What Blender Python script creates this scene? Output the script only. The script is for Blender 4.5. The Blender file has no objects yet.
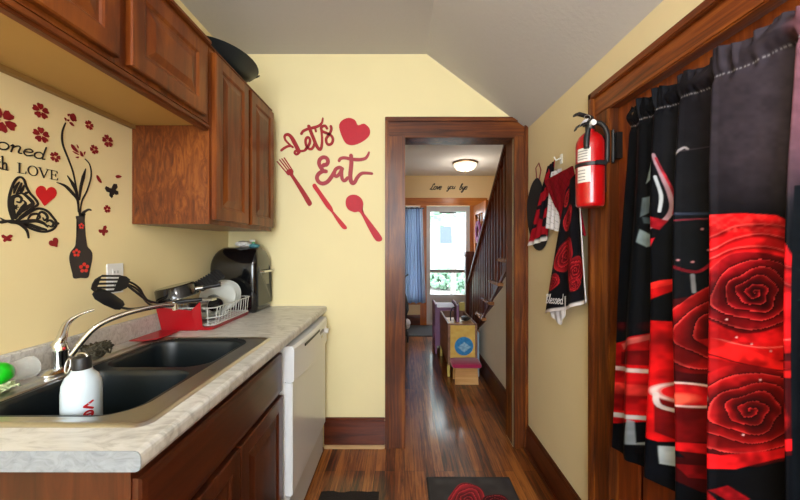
import bpy, bmesh, math, random
import numpy as np
from mathutils import Vector, Matrix
random.seed(7)
PI = math.pi
C = bpy.context.scene.collection
scene = bpy.context.scene

# ------------------------------------------------------------------ camera
cd = bpy.data.cameras.new('camera'); cam = bpy.data.objects.new('camera', cd); C.objects.link(cam)
cam.location = (0, 0, 1.29); cam.rotation_euler = (PI/2, 0, 0)
cd.sensor_width = 36; cd.lens = 36*330/800; cd.shift_x = -2/800; cd.shift_y = -3/800
cd.clip_start = 0.02; cd.clip_end = 200
scene.camera = cam
# ------------------------------------------------------------------ world, lights, exposure
vs = scene.view_settings
scene.display_settings.display_device = 'sRGB'
vs.view_transform = 'Standard'; vs.look = 'None'; vs.gamma = 1; vs.exposure = -0.16
try: vs.use_curve_mapping = False
except Exception: pass
w = bpy.data.worlds.new('daylight_sky'); scene.world = w; w.use_nodes = True
bgn = w.node_tree.nodes['Background']; bgn.inputs[0].default_value = (0.86, 0.93, 1.0, 1); bgn.inputs[1].default_value = 11.0
def area(name, loc, rot, sx, sy, power, col):
    l = bpy.data.lights.new(name, 'AREA'); l.shape = 'RECTANGLE'; l.size = sx; l.size_y = sy; l.energy = power; l.color = col
    o = bpy.data.objects.new(name, l); o.location = loc; o.rotation_euler = rot; C.objects.link(o); return o
# daylight through the kitchen window behind the camera, and the front-door glass
area('window_daylight', (-0.15, -1.52, 1.55), (PI/2, 0, 0), 1.3, 1.15, 52, (0.88, 0.95, 1.0))
por = area('door_portal', (0.6, 5.56, 1.1), (-PI/2, 0, 0), 1.1, 1.9, 1, (1, 1, 1)); por.data.cycles.is_portal = True
def point(name, loc, r, power, col):
    l = bpy.data.lights.new(name, 'POINT'); l.shadow_soft_size = r; l.energy = power; l.color = col
    o = bpy.data.objects.new(name, l); o.location = loc; C.objects.link(o); return o
point('kitchen_fill_light', (-0.2, -0.35, 2.25), 0.12, 32, (1.0, 0.96, 0.90))  # unseen fill light added behind the camera, without a fixture
point('hall_lamp_light', (0.88, 4.55, 2.22), 0.1, 8, (1.0, 0.88, 0.72))

# ------------------------------------------------------------------ materials
def srgb(h):
    h = h.lstrip('#'); r = [int(h[i:i+2], 16)/255 for i in (0, 2, 4)]
    return tuple((c/12.92 if c <= 0.04045 else ((c+0.055)/1.055)**2.4) for c in r)
def S(h): return srgb(h)+(1,)
MATS = {}
def base(name):
    m = bpy.data.materials.new(name); m.use_nodes = True; MATS[name] = m
    return m, m.node_tree, m.node_tree.nodes['Principled BSDF']
def plain(name, col, rough=0.5, metal=0, coat=0, trans=0, var=0.06, bump=0.0, scale=30, emit=None, sheen=0, alpha=1):
    m, nt, b = base(name)
    tc = nt.nodes.new('ShaderNodeTexCoord'); nz = nt.nodes.new('ShaderNodeTexNoise'); nz.inputs['Scale'].default_value = scale; nz.inputs['Detail'].default_value = 4
    nt.links.new(tc.outputs['Object'], nz.inputs['Vector'])
    mix = nt.nodes.new('ShaderNodeMix'); mix.data_type = 'RGBA'
    c = srgb(col)
    mix.inputs[6].default_value = tuple(x*(1-var) for x in c)+(1,); mix.inputs[7].default_value = tuple(min(1, x*(1+var)) for x in c)+(1,)
    nt.links.new(nz.outputs['Fac'], mix.inputs[0]); nt.links.new(mix.outputs[2], b.inputs['Base Color'])
    b.inputs['Roughness'].default_value = rough; b.inputs['Metallic'].default_value = metal
    b.inputs['Coat Weight'].default_value = coat; b.inputs['Transmission Weight'].default_value = trans
    b.inputs['Sheen Weight'].default_value = sheen; b.inputs['Alpha'].default_value = alpha
    if bump:
        bp = nt.nodes.new('ShaderNodeBump'); bp.inputs['Strength'].default_value = bump; bp.inputs['Distance'].default_value = 0.004
        nt.links.new(nz.outputs['Fac'], bp.inputs['Height']); nt.links.new(bp.outputs['Normal'], b.inputs['Normal'])
    if emit:
        b.inputs['Emission Color'].default_value = S(emit[0]); b.inputs['Emission Strength'].default_value = emit[1]
    return m
def wood(name, cols, axis='Z', grain=26, rough=0.35, coat=0.3, bump=0.05, streak=1.6, distort=1.0):
    m, nt, b = base(name)
    tc = nt.nodes.new('ShaderNodeTexCoord'); mp = nt.nodes.new('ShaderNodeMapping')
    s = {'X': (streak, grain, grain), 'Y': (grain, streak, grain), 'Z': (grain, grain, streak)}[axis]
    mp.inputs['Scale'].default_value = s; nt.links.new(tc.outputs['Object'], mp.inputs['Vector'])
    nz = nt.nodes.new('ShaderNodeTexNoise'); nz.inputs['Scale'].default_value = 1.0; nz.inputs['Detail'].default_value = 7; nz.inputs['Roughness'].default_value = 0.62; nz.inputs['Distortion'].default_value = distort
    nt.links.new(mp.outputs['Vector'], nz.inputs['Vector'])
    n2 = nt.nodes.new('ShaderNodeTexNoise'); n2.inputs['Scale'].default_value = 3.0; n2.inputs['Detail'].default_value = 2
    nt.links.new(tc.outputs['Object'], n2.inputs['Vector'])
    ad = nt.nodes.new('ShaderNodeMath'); ad.operation = 'MULTIPLY_ADD'; ad.inputs[1].default_value = 0.35; nt.links.new(n2.outputs['Fac'], ad.inputs[0]); 
    su = nt.nodes.new('ShaderNodeMath'); su.operation = 'MULTIPLY_ADD'; su.inputs[1].default_value = 0.85; su.inputs[2].default_value = -0.1
    nt.links.new(nz.outputs['Fac'], su.inputs[0]); nt.links.new(su.outputs[0], ad.inputs[2])
    cr = nt.nodes.new('ShaderNodeValToRGB'); e = cr.color_ramp.elements
    e[0].position = 0.30; e[0].color = S(cols[0]); e[1].position = 0.72; e[1].color = S(cols[2])
    k = e.new(0.5); k.color = S(cols[1])
    nt.links.new(ad.outputs[0], cr.inputs['Fac']); nt.links.new(cr.outputs['Color'], b.inputs['Base Color'])
    b.inputs['Roughness'].default_value = rough; b.inputs['Coat Weight'].default_value = coat; b.inputs['Coat Roughness'].default_value = 0.2; b.inputs['Specular IOR Level'].default_value = 0.32
    if bump:
        bp = nt.nodes.new('ShaderNodeBump'); bp.inputs['Strength'].default_value = bump; bp.inputs['Distance'].default_value = 0.003
        nt.links.new(nz.outputs['Fac'], bp.inputs['Height']); nt.links.new(bp.outputs['Normal'], b.inputs['Normal'])
    return m
def vcol(name, rough=0.6, sheen=0.0, coat=0, weave=0.15):
    m, nt, b = base(name)
    at = nt.nodes.new('ShaderNodeAttribute'); at.attribute_name = 'print'
    nt.links.new(at.outputs['Color'], b.inputs['Base Color'])
    b.inputs['Roughness'].default_value = rough; b.inputs['Sheen Weight'].default_value = sheen; b.inputs['Coat Weight'].default_value = coat; b.inputs['Specular IOR Level'].default_value = 0.08
    tc = nt.nodes.new('ShaderNodeTexCoord'); nz = nt.nodes.new('ShaderNodeTexNoise'); nz.inputs['Scale'].default_value = 400
    nt.links.new(tc.outputs['Object'], nz.inputs['Vector'])
    bp = nt.nodes.new('ShaderNodeBump'); bp.inputs['Strength'].default_value = weave; bp.inputs['Distance'].default_value = 0.001
    nt.links.new(nz.outputs['Fac'], bp.inputs['Height']); nt.links.new(bp.outputs['Normal'], b.inputs['Normal'])
    return m
def marble(name, c1, c2, c3, rough=0.35, scale=9):
    m, nt, b = base(name)
    tc = nt.nodes.new('ShaderNodeTexCoord')
    nz = nt.nodes.new('ShaderNodeTexNoise'); nz.inputs['Scale'].default_value = scale; nz.inputs['Detail'].default_value = 9; nz.inputs['Roughness'].default_value = 0.65; nz.inputs['Distortion'].default_value = 1.6
    mp = nt.nodes.new('ShaderNodeMapping'); mp.inputs['Rotation'].default_value = (0, 0, 0.7); mp.inputs['Scale'].default_value = (1, 2.6, 1.6)
    nt.links.new(tc.outputs['Object'], mp.inputs['Vector']); nt.links.new(mp.outputs['Vector'], nz.inputs['Vector'])
    cr = nt.nodes.new('ShaderNodeValToRGB'); e = cr.color_ramp.elements
    e[0].position = 0.34; e[0].color = S(c1); e[1].position = 0.62; e[1].color = S(c3); k = e.new(0.47); k.color = S(c2)
    nt.links.new(nz.outputs['Fac'], cr.inputs['Fac']); nt.links.new(cr.outputs['Color'], b.inputs['Base Color'])
    b.inputs['Roughness'].default_value = rough
    return m
def floor_mat():
    m, nt, b = base('oak_strip_floor')
    tc = nt.nodes.new('ShaderNodeTexCoord'); sp = nt.nodes.new('ShaderNodeSeparateXYZ'); cb = nt.nodes.new('ShaderNodeCombineXYZ')
    nt.links.new(tc.outputs['Object'], sp.inputs[0]); nt.links.new(sp.outputs['Y'], cb.inputs['X']); nt.links.new(sp.outputs['X'], cb.inputs['Y'])
    br = nt.nodes.new('ShaderNodeTexBrick'); nt.links.new(cb.outputs[0], br.inputs['Vector'])
    br.inputs['Scale'].default_value = 1; br.inputs['Brick Width'].default_value = 1.1; br.inputs['Row Height'].default_value = 0.057
    br.inputs['Mortar Size'].default_value = 0.0011; br.inputs['Mortar Smooth'].default_value = 0.3; br.offset = 0.37; br.offset_frequency = 3
    br.inputs['Color1'].default_value = (0, 0, 0, 1); br.inputs['Color2'].default_value = (1, 1, 1, 1); br.inputs['Mortar'].default_value = (0.5, 0.5, 0.5, 1)
    mp = nt.nodes.new('ShaderNodeMapping'); mp.inputs['Scale'].default_value = (40, 2.2, 1); nt.links.new(tc.outputs['Object'], mp.inputs['Vector'])
    nz = nt.nodes.new('ShaderNodeTexNoise'); nz.inputs['Scale'].default_value = 1; nz.inputs['Detail'].default_value = 8; nz.inputs['Roughness'].default_value = 0.7; nz.inputs['Distortion'].default_value = 1.2
    nt.links.new(mp.outputs['Vector'], nz.inputs['Vector'])
    n3 = nt.nodes.new('ShaderNodeTexNoise'); n3.inputs['Scale'].default_value = 2.2; n3.inputs['Detail'].default_value = 3; nt.links.new(tc.outputs['Object'], n3.inputs['Vector'])
    a = nt.nodes.new('ShaderNodeMath'); a.operation = 'MULTIPLY_ADD'; a.inputs[1].default_value = 0.22; nt.links.new(br.outputs['Color'], a.inputs[0]); nt.links.new(nz.outputs['Fac'], a.inputs[2])
    a2 = nt.nodes.new('ShaderNodeMath'); a2.operation = 'MULTIPLY_ADD'; a2.inputs[1].default_value = 0.45; nt.links.new(n3.outputs['Fac'], a2.inputs[0]); nt.links.new(a.outputs[0], a2.inputs[2])
    cr = nt.nodes.new('ShaderNodeValToRGB'); e = cr.color_ramp.elements
    e[0].position = 0.56; e[0].color = S('#140602'); e[1].position = 1.15 if False else 1.0; e[1].color = S('#a8652a')
    for p_, c_ in ((0.69, '#3c1806'), (0.83, '#743b12')):
        k = e.new(p_); k.color = S(c_)
    nt.links.new(a2.outputs[0], cr.inputs['Fac'])
    mx = nt.nodes.new('ShaderNodeMix'); mx.data_type = 'RGBA'; mx.inputs[7].default_value = S('#160a04')
    nt.links.new(br.outputs['Fac'], mx.inputs[0]); nt.links.new(cr.outputs['Color'], mx.inputs[6]); nt.links.new(mx.outputs[2], b.inputs['Base Color'])
    b.inputs['Roughness'].default_value = 0.30; b.inputs['Coat Weight'].default_value = 0.5; b.inputs['Coat Roughness'].default_value = 0.12
    bp = nt.nodes.new('ShaderNodeBump'); bp.inputs['Strength'].default_value = 0.12; bp.inputs['Distance'].default_value = 0.0015
    iv = nt.nodes.new('ShaderNodeMath'); iv.operation = 'MULTIPLY_ADD'; iv.inputs[1].default_value = -1.0; nt.links.new(br.outputs['Fac'], iv.inputs[0]); nt.links.new(nz.outputs['Fac'], iv.inputs[2])
    nt.links.new(iv.outputs[0], bp.inputs['Height']); nt.links.new(bp.outputs['Normal'], b.inputs['Normal'])
    return m
M_floor = floor_mat()
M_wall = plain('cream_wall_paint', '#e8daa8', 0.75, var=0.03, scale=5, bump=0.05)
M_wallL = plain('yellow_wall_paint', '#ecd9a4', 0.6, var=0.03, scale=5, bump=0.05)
M_wallR = plain('shaded_cream_wall_paint', '#d8c69c', 0.7, var=0.03, scale=5, bump=0.05)  # cream wall paint with the right wall's shade put into its colour
M_hall = plain('peach_hall_paint', '#ecd0a0', 0.7, var=0.03, scale=5)
M_hallw = plain('white_stair_wall_paint', '#d4ccbd', 0.7, var=0.04, scale=7, bump=0.1)
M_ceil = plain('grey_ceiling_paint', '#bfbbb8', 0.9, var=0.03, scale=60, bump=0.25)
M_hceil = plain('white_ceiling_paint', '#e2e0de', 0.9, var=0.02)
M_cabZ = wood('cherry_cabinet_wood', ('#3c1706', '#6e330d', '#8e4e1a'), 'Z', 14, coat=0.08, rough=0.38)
M_cabY = wood('cherry_cabinet_wood_horizontal', ('#381505', '#68300c', '#864818'), 'Y', 14, coat=0.08, rough=0.38)
M_cabside = wood('flame_grain_veneer', ('#401a07', '#68320e', '#8a4e1c'), 'Z', 34, streak=9, distort=2.2, rough=0.4, bump=0.03)
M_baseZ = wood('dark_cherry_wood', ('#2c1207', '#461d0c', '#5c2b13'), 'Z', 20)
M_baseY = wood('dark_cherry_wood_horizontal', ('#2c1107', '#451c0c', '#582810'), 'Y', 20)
M_trimZ = wood('walnut_trim_wood', ('#230c02', '#5e2b08', '#945417'), 'Z', 30, rough=0.42, coat=0.12)
M_trimX = wood('walnut_trim_wood_crosswise', ('#230c02', '#5e2b08', '#8e5016'), 'X', 30, rough=0.42, coat=0.12)
M_trimY = wood('walnut_trim_wood_lengthwise', ('#2e1002', '#6f310a', '#a25a1a'), 'Y', 30, rough=0.42, coat=0.12)
M_baseb = wood('red_brown_baseboard_wood', ('#341004', '#5a240b', '#743512'), 'X', 20, rough=0.32)
M_basebY = wood('red_brown_baseboard_wood_lengthwise', ('#2c0e04', '#4c1f0a', '#652e11'), 'Y', 20, rough=0.32)
M_stair = wood('dark_stair_wood', ('#2a0d05', '#4e1e0c', '#703214'), 'Z', 24, rough=0.28)
M_orange = wood('orange_oak_wood', ('#9a4f16', '#bf6d24', '#d58738'), 'X', 22)
M_orangeZ = wood('orange_oak_wood_upright', ('#8d4514', '#b26220', '#cb7d34'), 'Z', 22)
M_shoe = wood('pale_shoe_moulding_wood', ('#a8845a', '#c09c70', '#d2b389'), 'X', 20)
M_door = wood('red_brown_door_wood', ('#401404', '#70300a', '#a05216'), 'Z', 20, rough=0.45, coat=0.1)
M_under = plain('cabinet_underside_paint', '#b8904c', 0.55, var=0.04, scale=8)
M_counter = marble('grey_marbled_laminate', '#aaa8a3', '#c6c5c0', '#d5d4d0')
M_counter2 = marble('grey_marbled_laminate_edge', '#757b81', '#82888e', '#8c9298', scale=30)
M_splash = marble('mottled_backsplash_laminate', '#a49c96', '#c3bdb6', '#d2cec8', scale=22)
M_steel = plain('brushed_steel', '#c2c1bd', 0.3, metal=1, var=0.05, scale=80)
M_chrome = plain('chrome', '#dcdfe2', 0.12, metal=1, var=0.02)
M_basin = plain('black_composite', '#10181c', 0.38, var=0.25, scale=120)
M_white = plain('white_enamel', '#dcdfe2', 0.28, coat=0.3, var=0.02)
M_whiteside = plain('white_plastic', '#e4e4e2', 0.4, var=0.02)
M_kick = plain('off_white_panel', '#c9c6c2', 0.5, var=0.02)
M_black = plain('black_gloss_plastic', '#0b0b0d', 0.14, coat=0.5, var=0.1)
M_blackm = plain('black_matte_plastic', '#141416', 0.45, var=0.1)
M_darkgrey = plain('dark_grey_metal', '#3a3b3c', 0.3, metal=0.7, var=0.08)
M_iron = plain('seasoned_iron', '#33393b', 0.3, metal=0.6, var=0.2, scale=14)
M_red = plain('red_paint', '#b4070c', 0.28, coat=0.5, var=0.04)
M_redp = plain('red_plastic', '#a30a16', 0.35, coat=0.2, var=0.05)
M_redwood = plain('red_painted_wood', '#b80c26', 0.6, var=0.12, scale=60)
M_redwood2 = plain('dusty_red_painted_wood', '#a3303a', 0.6, var=0.12, scale=60)
M_redL = plain('deep_red_lettering_paint', '#9c0a14', 0.6, var=0.1, scale=60)
M_decal = plain('black_vinyl', '#1a1614', 0.6, var=0.05)
M_decalr = plain('dark_red_vinyl', '#8a1018', 0.6, var=0.1)
M_decalR = plain('bright_red_vinyl', '#c8161c', 0.6, var=0.05)
M_decalv = plain('charcoal_vinyl', '#37302c', 0.7, var=0.06)
M_decalo = plain('orange_red_vinyl', '#e0392c', 0.6, var=0.05)
M_wire = plain('white_coated_wire', '#c9c9c4', 0.35, var=0.03)
M_plate = plain('pale_glazed_ceramic', '#ccd0cc', 0.2, coat=0.4, var=0.04)
M_clear = plain('clear_plastic', '#e8ecea', 0.12, var=0.0, alpha=0.28)
M_green = plain('bright_green_plastic', '#16b81c', 0.3, coat=0.3, var=0.05)
M_mesh = plain('pale_green_netting', '#cfdcae', 0.8, var=0.2, scale=200)
M_wool = plain('brown_steel_wool', '#4c4636', 0.8, metal=0.3, var=0.4, scale=250, bump=0.8)
M_bottle = plain('white_powder_coat', '#bccad4', 0.35, coat=0.3, var=0.02)
M_label = plain('pale_paper_label', '#d8d4cc', 0.6, var=0.03)
M_grey = plain('grey_print_ink', '#8a8884', 0.6, var=0.03)
M_bronze = plain('aged_bronze', '#7a6248', 0.4, metal=0.8, var=0.1)
M_dome = plain('frosted_glass_dome', '#f5ead6', 0.4, emit=('#ffe9c6', 1.6), var=0.02)
M_glass = plain('window_glass', '#ffffff', 0.0, trans=1.0, var=0.0)
M_clear.node_tree.nodes['Principled BSDF'].inputs['IOR'].default_value = 1.12
M_glass.node_tree.nodes['Principled BSDF'].inputs['IOR'].default_value = 1.05
M_frame = plain('white_storm_door_metal', '#c9ccce', 0.4, var=0.02)
M_purple = plain('purple_toy_plastic', '#80587a', 0.5, var=0.15, scale=12)
M_toyside = wood('brown_toy_box_side', ('#6b4a3a', '#8a6350', '#a17a64'), 'Y', 14, rough=0.5, coat=0)
M_magenta = plain('magenta_fabric', '#a80b48', 0.7, var=0.1, sheen=0.3)
M_lightwood = wood('light_birch_wood', ('#b07a44', '#c89459', '#dbad74'), 'X', 22, rough=0.45, coat=0.1)
M_yellow = plain('yellow_card', '#c9b25a', 0.6, var=0.1, scale=20)
M_bluegrey = plain('pale_blue_card', '#8ba2b4', 0.6, var=0.05)
M_sheer = plain('blue_grey_sheer_cloth', '#7c8fae', 0.8, var=0.06, alpha=0.93)
M_greymat = plain('grey_woven_mat', '#4c5054', 0.95, var=0.25, scale=160, bump=0.5)
M_brownsheet = plain('dark_brown_sheet', '#1d130d', 0.95, var=0.4, scale=120, bump=0.5)
M_redfab = plain('dark_red_quilted_fabric', '#7c0f1c', 0.8, var=0.12, scale=60, bump=0.4, sheen=0.2)
M_blackfab = plain('black_quilted_fabric', '#17161a', 0.85, var=0.15, scale=60, bump=0.4)
M_whitefab = plain('white_towelling', '#d8d6da', 0.9, var=0.05, scale=300, bump=0.4)
M_print = vcol('printed_satin_curtain', 0.62)
M_printt = vcol('printed_cotton_towel', 0.8)
M_printm = vcol('printed_vinyl_mat', 0.4)
M_grass = plain('sunlit_grass', '#a3ab9c', 0.9, var=0.3, scale=8)
M_conc = plain('pale_concrete', '#908e88', 0.8, var=0.1, scale=10)
M_bark = plain('grey_bark', '#7c7872', 0.9, var=0.25, scale=20)
M_leaf = plain('green_leaf', '#6f8f78', 0.8, var=0.3, scale=6)
M_siding = plain('white_siding', '#9fa2a4', 0.8, var=0.05)
M_darkwin = plain('dark_window_pane', '#46545e', 0.2)
M_violet = plain('violet_petal_fabric', '#8a3a78', 0.7, var=0.2)

# ------------------------------------------------------------------ mesh helpers
OFF = {}
class MB:
    def __init__(s): s.v = []; s.f = []
    def add(s, vs_, fs, M=None):
        n = len(s.v)
        s.v += [tuple(M @ Vector(p)) if M else tuple(p) for p in vs_]
        s.f += [tuple(i+n for i in f) for f in fs]; return s
    def box(s, x0, y0, z0, x1, y1, z1, M=None):
        x0, x1 = min(x0, x1), max(x0, x1); y0, y1 = min(y0, y1), max(y0, y1); z0, z1 = min(z0, z1), max(z0, z1)
        v = [(x0,y0,z0),(x1,y0,z0),(x1,y1,z0),(x0,y1,z0),(x0,y0,z1),(x1,y0,z1),(x1,y1,z1),(x0,y1,z1)]
        return s.add(v, [(0,3,2,1),(4,5,6,7),(0,1,5,4),(1,2,6,5),(2,3,7,6),(3,0,4,7)], M)
    def rings(s, rings, cap=True, M=None, closed=False):
        n = len(rings[0]); v = [p for r in rings for p in r]; f = []
        m = len(rings)
        for k in range(m if closed else m-1):
            a, b = k*n, ((k+1) % m)*n
            for i in range(n):
                j = (i+1) % n; f.append((a+i, a+j, b+j, b+i))
        if cap and not closed: f.append(tuple(range(n-1, -1, -1))); f.append(tuple((m-1)*n+i for i in range(n)))
        return s.add(v, f, M)
    def tube(s, pts, r, n=10, M=None, cap=True, closed=False):
        pts = [Vector(p) for p in pts]; rr = r if isinstance(r, (list, tuple)) else [r]*len(pts)
        rings = []; m = len(pts)
        for i, p in enumerate(pts):
            if closed: t = pts[(i+1) % m]-pts[i-1]
            else: t = (pts[min(i+1, m-1)]-pts[max(i-1, 0)])
            t.normalize()
            if i == 0:
                a = t.orthogonal().normalized()
            else:
                a = (a - t*a.dot(t)); a = a.normalized() if a.length > 1e-6 else t.orthogonal().normalized()
            b = t.cross(a)
            rings.append([tuple(p+(a*math.cos(2*PI*k/n)+b*math.sin(2*PI*k/n))*rr[i]) for k in range(n)])
        return s.rings(rings, cap, M, closed)
    def lathe(s, prof, n=32, M=None):
        rings = [[(max(r, 1e-5)*math.cos(2*PI*k/n), max(r, 1e-5)*math.sin(2*PI*k/n), z) for k in range(n)] for r, z in prof]
        return s.rings(rings, True, M)
    def prism(s, poly, f3, t):
        """poly 2-d outline, f3(u,v,d)->xyz, thickness t"""
        a = [f3(u, v, 0) for u, v in poly]; b = [f3(u, v, t) for u, v in poly]
        return s.rings([a, b])
    def sphere(s, c, r, M=None, n=20, m=12, sc=(1,1,1)):
        rings = []
        for i in range(m+1):
            th = PI*i/m; rr = max(math.sin(th), 1e-4)*r; z = -math.cos(th)*r
            rings.append([(c[0]+rr*math.cos(2*PI*k/n)*sc[0], c[1]+rr*math.sin(2*PI*k/n)*sc[1], c[2]+z*sc[2]) for k in range(n)])
        return s.rings(rings, True, M)
    def build(s, name, mat, parent=None, smooth=None, bevel=0, kind=None, origin=None, bseg=2):
        v = np.array(s.v, dtype=float)
        if parent is not None: off = OFF[parent.name]
        elif origin is not None: off = Vector(origin)
        else:
            lo, hi = v.min(0), v.max(0); off = Vector(((lo[0]+hi[0])/2, (lo[1]+hi[1])/2, lo[2]))
        me = bpy.data.meshes.new(name); me.from_pydata([tuple(p) for p in (v-np.array(off))], [], s.f); me.update()
        bm = bmesh.new(); bm.from_mesh(me); bmesh.ops.recalc_face_normals(bm, faces=bm.faces[:])
        if bevel:
            es = [e for e in bm.edges if len(e.link_faces) == 2 and e.calc_face_angle(0) > 0.6]
            bmesh.ops.bevel(bm, geom=es, offset=bevel, segments=bseg, affect='EDGES', clamp_overlap=True)
        bm.to_mesh(me); bm.free()
        if smooth is not None:
            for p in me.polygons: p.use_smooth = True
            try: me.set_sharp_from_angle(angle=smooth)
            except Exception: pass
        me.materials.append(mat)
        o = bpy.data.objects.new(name, me); C.objects.link(o)
        if parent is not None: o.parent = parent
        else: o.location = off
        OFF[o.name] = off
        if kind: o['kind'] = kind
        return o
SM = 0.6
def tag(o, label, cat, group=None):
    o['label'] = label; o['category'] = cat
    if group: o['group'] = group
    return o
def thing(name, label, cat, loc, group=None):
    o = bpy.data.objects.new(name, None); o.empty_display_size = 0.05; C.objects.link(o); o.location = loc
    OFF[o.name] = Vector(loc); return tag(o, label, cat, group)
def struct(name, mb, mat, bevel=0, smooth=None): return mb.build(name, mat, bevel=bevel, smooth=smooth, kind='structure')
def kids(o): return list(o.children)
def copy_tree(o, delta, parent=None):
    c = o.copy(); C.objects.link(c)
    if parent is None: c.location = o.location + Vector(delta)
    else: c.parent = parent
    for ch in kids(o): copy_tree(ch, delta, c)
    return c
def catmull(pts, n=6, closed=False):
    P_ = [Vector(p) for p in pts]; out = []; m = len(P_)
    for i in range(m if closed else m-1):
        if closed: p0, p1, p2, p3 = P_[i-1], P_[i], P_[(i+1) % m], P_[(i+2) % m]
        else: p0, p1, p2, p3 = P_[max(i-1, 0)], P_[i], P_[i+1], P_[min(i+2, m-1)]
        for k in range(n):
            t = k/n
            out.append(0.5*((2*p1)+(p2-p0)*t+(2*p0-5*p1+4*p2-p3)*t*t+(3*p1-p0-3*p2+p3)*t**3))
    if not closed: out.append(P_[-1])
    return out
NST = 0
def stroke(mb, pts, wd, f3, t, smooth=5, taper=False):
    """a flat ribbon with rounded ends that follows pts (2-d)"""
    global NST
    NST = (NST+1) % 9; t = t+NST*0.00009
    p = catmull(pts, smooth) if len(pts) > 2 and smooth else [Vector(q) for q in pts]
    m = len(p); 
    ws = wd if isinstance(wd, (list, tuple)) else None
    L, R = [], []
    for i in range(m):
        d = p[min(i+1, m-1)]-p[max(i-1, 0)]
        if d.length < 1e-9: d = Vector((1, 0))
        d.normalize(); nrm = Vector((-d.y, d.x)); u = i/(m-1)
        if ws: q = u*(len(ws)-1); a = int(min(q, len(ws)-2)); h = (ws[a]*(1-(q-a))+ws[a+1]*(q-a))/2
        else: h = wd/2*(min(1, 0.15+3*min(u, 1-u)) if taper else 1)
        L.append(p[i]+nrm*h); R.append(p[i]-nrm*h)
    for i in range(m-1):
        q = [L[i], L[i+1], R[i+1], R[i]]
        mb.prism([(a.x, a.y) for a in q], f3, t)
    for i, h in ((0, (L[0]-R[0]).length/2), (m-1, (L[-1]-R[-1]).length/2)):
        mb.prism([(p[i].x+h*math.cos(a*PI/4), p[i].y+h*math.sin(a*PI/4)) for a in range(8)], f3, t+0.00004)
def rrect(x0, y0, x1, y1, r, z, n=5):
    out = []
    for cx, cy, a0 in ((x1-r, y1-r, 0), (x0+r, y1-r, PI/2), (x0+r, y0+r, PI), (x1-r, y0+r, 1.5*PI)):
        for k in range(n+1):
            a = a0+PI/2*k/n; out.append((cx+r*math.cos(a), cy+r*math.sin(a), z))
    return out
def raised_panel(mb, f3, w_, h_, t=0.02, fr=0.052, deep=0.007):
    """f3(u,v,d): a frame-and-raised-panel cabinet door front"""
    lv = [(0, 0), (0, t-0.004), (0.004, t), (fr-0.006, t), (fr, t-0.003), (fr+0.004, t-deep), (fr+0.012, t-deep), (fr+0.034, t-0.001), (fr+0.038, t)]
    rings = [[f3(i, i, d), f3(w_-i, i, d), f3(w_-i, h_-i, d), f3(i, h_-i, d)] for i, d in lv]
    mb.rings(rings)

# conversions from positions measured on the two walls (wall metres)
F = 330.0
def LW(px, py, d=0.0):
    Y = F*1.12/(402-px); return (Y, 1.29+(247-py)*Y/F)
def lw3(u, v, d): return (-1.12+0.0004+d, u, v)
def BW(px, py): return ((px-402)*2.13/F, 1.29+(247-py)*2.13/F)
def bw3(u, v, d): return (u, 2.13-0.0004-d, v)

# ================================================================== STRUCTURE
XL, XR, YB, YR = -1.12, 0.805, 2.13, -1.6
HC, HH = 2.535, 2.47
struct('floor', MB().box(-1.3, -1.8, -0.06, 1.9, 5.6, 0), M_floor)
struct('wall_left', MB().box(XL-0.12, YR-0.12, 0, XL, YB+0.13, HC+0.1), M_wallL)
b = MB(); b.box(XL, YB, 0, 0.02, YB+0.13, HC+0.1); b.box(0.02, YB, 2.0, 0.716, YB+0.13, HC+0.1); b.box(0.716, YB, 0, XR, YB+0.13, HC+0.1)
struct('wall_back', b, M_wall)
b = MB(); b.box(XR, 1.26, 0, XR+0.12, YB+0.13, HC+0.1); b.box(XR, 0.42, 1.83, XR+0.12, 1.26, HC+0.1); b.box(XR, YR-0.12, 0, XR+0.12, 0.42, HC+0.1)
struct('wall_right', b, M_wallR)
# rear wall with a window opening (behind the camera)
b = MB(); b.box(XL, YR-0.12, 0, -0.85, YR, HC+0.1); b.box(0.55, YR-0.12, 0, XR, YR, HC+0.1); b.box(-0.85, YR-0.12, 0, 0.55, YR, 0.95); b.box(-0.85, YR-0.12, 2.15, 0.55, YR, HC+0.1)
struct('wall_rear', b, plain('pale_grey_wall_paint', '#d9dadb', 0.7))
b = MB()
for a in ((-0.85, 0.95, 0.55, 0.99), (-0.85, 2.11, 0.55, 2.15), (-0.85, 0.99, -0.81, 2.11), (0.51, 0.99, 0.55, 2.11), (-0.81, 1.53, 0.51, 1.57)):
    b.box(a[0], YR-0.09, a[1], a[2], YR-0.04, a[3])
struct('window_2', b, M_frame)
# ceiling: flat part and the slope over the right side
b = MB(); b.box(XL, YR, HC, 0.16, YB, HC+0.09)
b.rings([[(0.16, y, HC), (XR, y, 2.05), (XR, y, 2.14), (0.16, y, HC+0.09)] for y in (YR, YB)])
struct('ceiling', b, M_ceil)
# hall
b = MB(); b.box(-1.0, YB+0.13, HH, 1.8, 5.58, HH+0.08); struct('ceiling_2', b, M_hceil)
struct('wall_hall_left', MB().box(-1.1, YB+0.13, 0, -1.0, 5.58, HH), M_hall)
struct('wall_hall_right', MB().box(1.7, YB+0.13, 0, 1.8, 5.58, HH), M_hall)
b = MB(); b.box(-1.0, 5.46, 0, 0.05, 5.58, HH); b.box(0.05, 5.46, 1.98, 1.14, 5.58, HH); b.box(1.14, 5.46, 0, 1.7, 5.58, HH)
b.box(0.05, 5.46, 0, 0.37, 5.58, 0.42); b.box(0.34, 5.46, 0.42, 0.385, 5.58, 1.98)
struct('wall_hall_end', b, M_hall)
b = MB(); b.box(XR, YB+0.13, 0, 1.7, YB+0.2, HH); struct('wall_stair_end', b, M_hallw)
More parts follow.
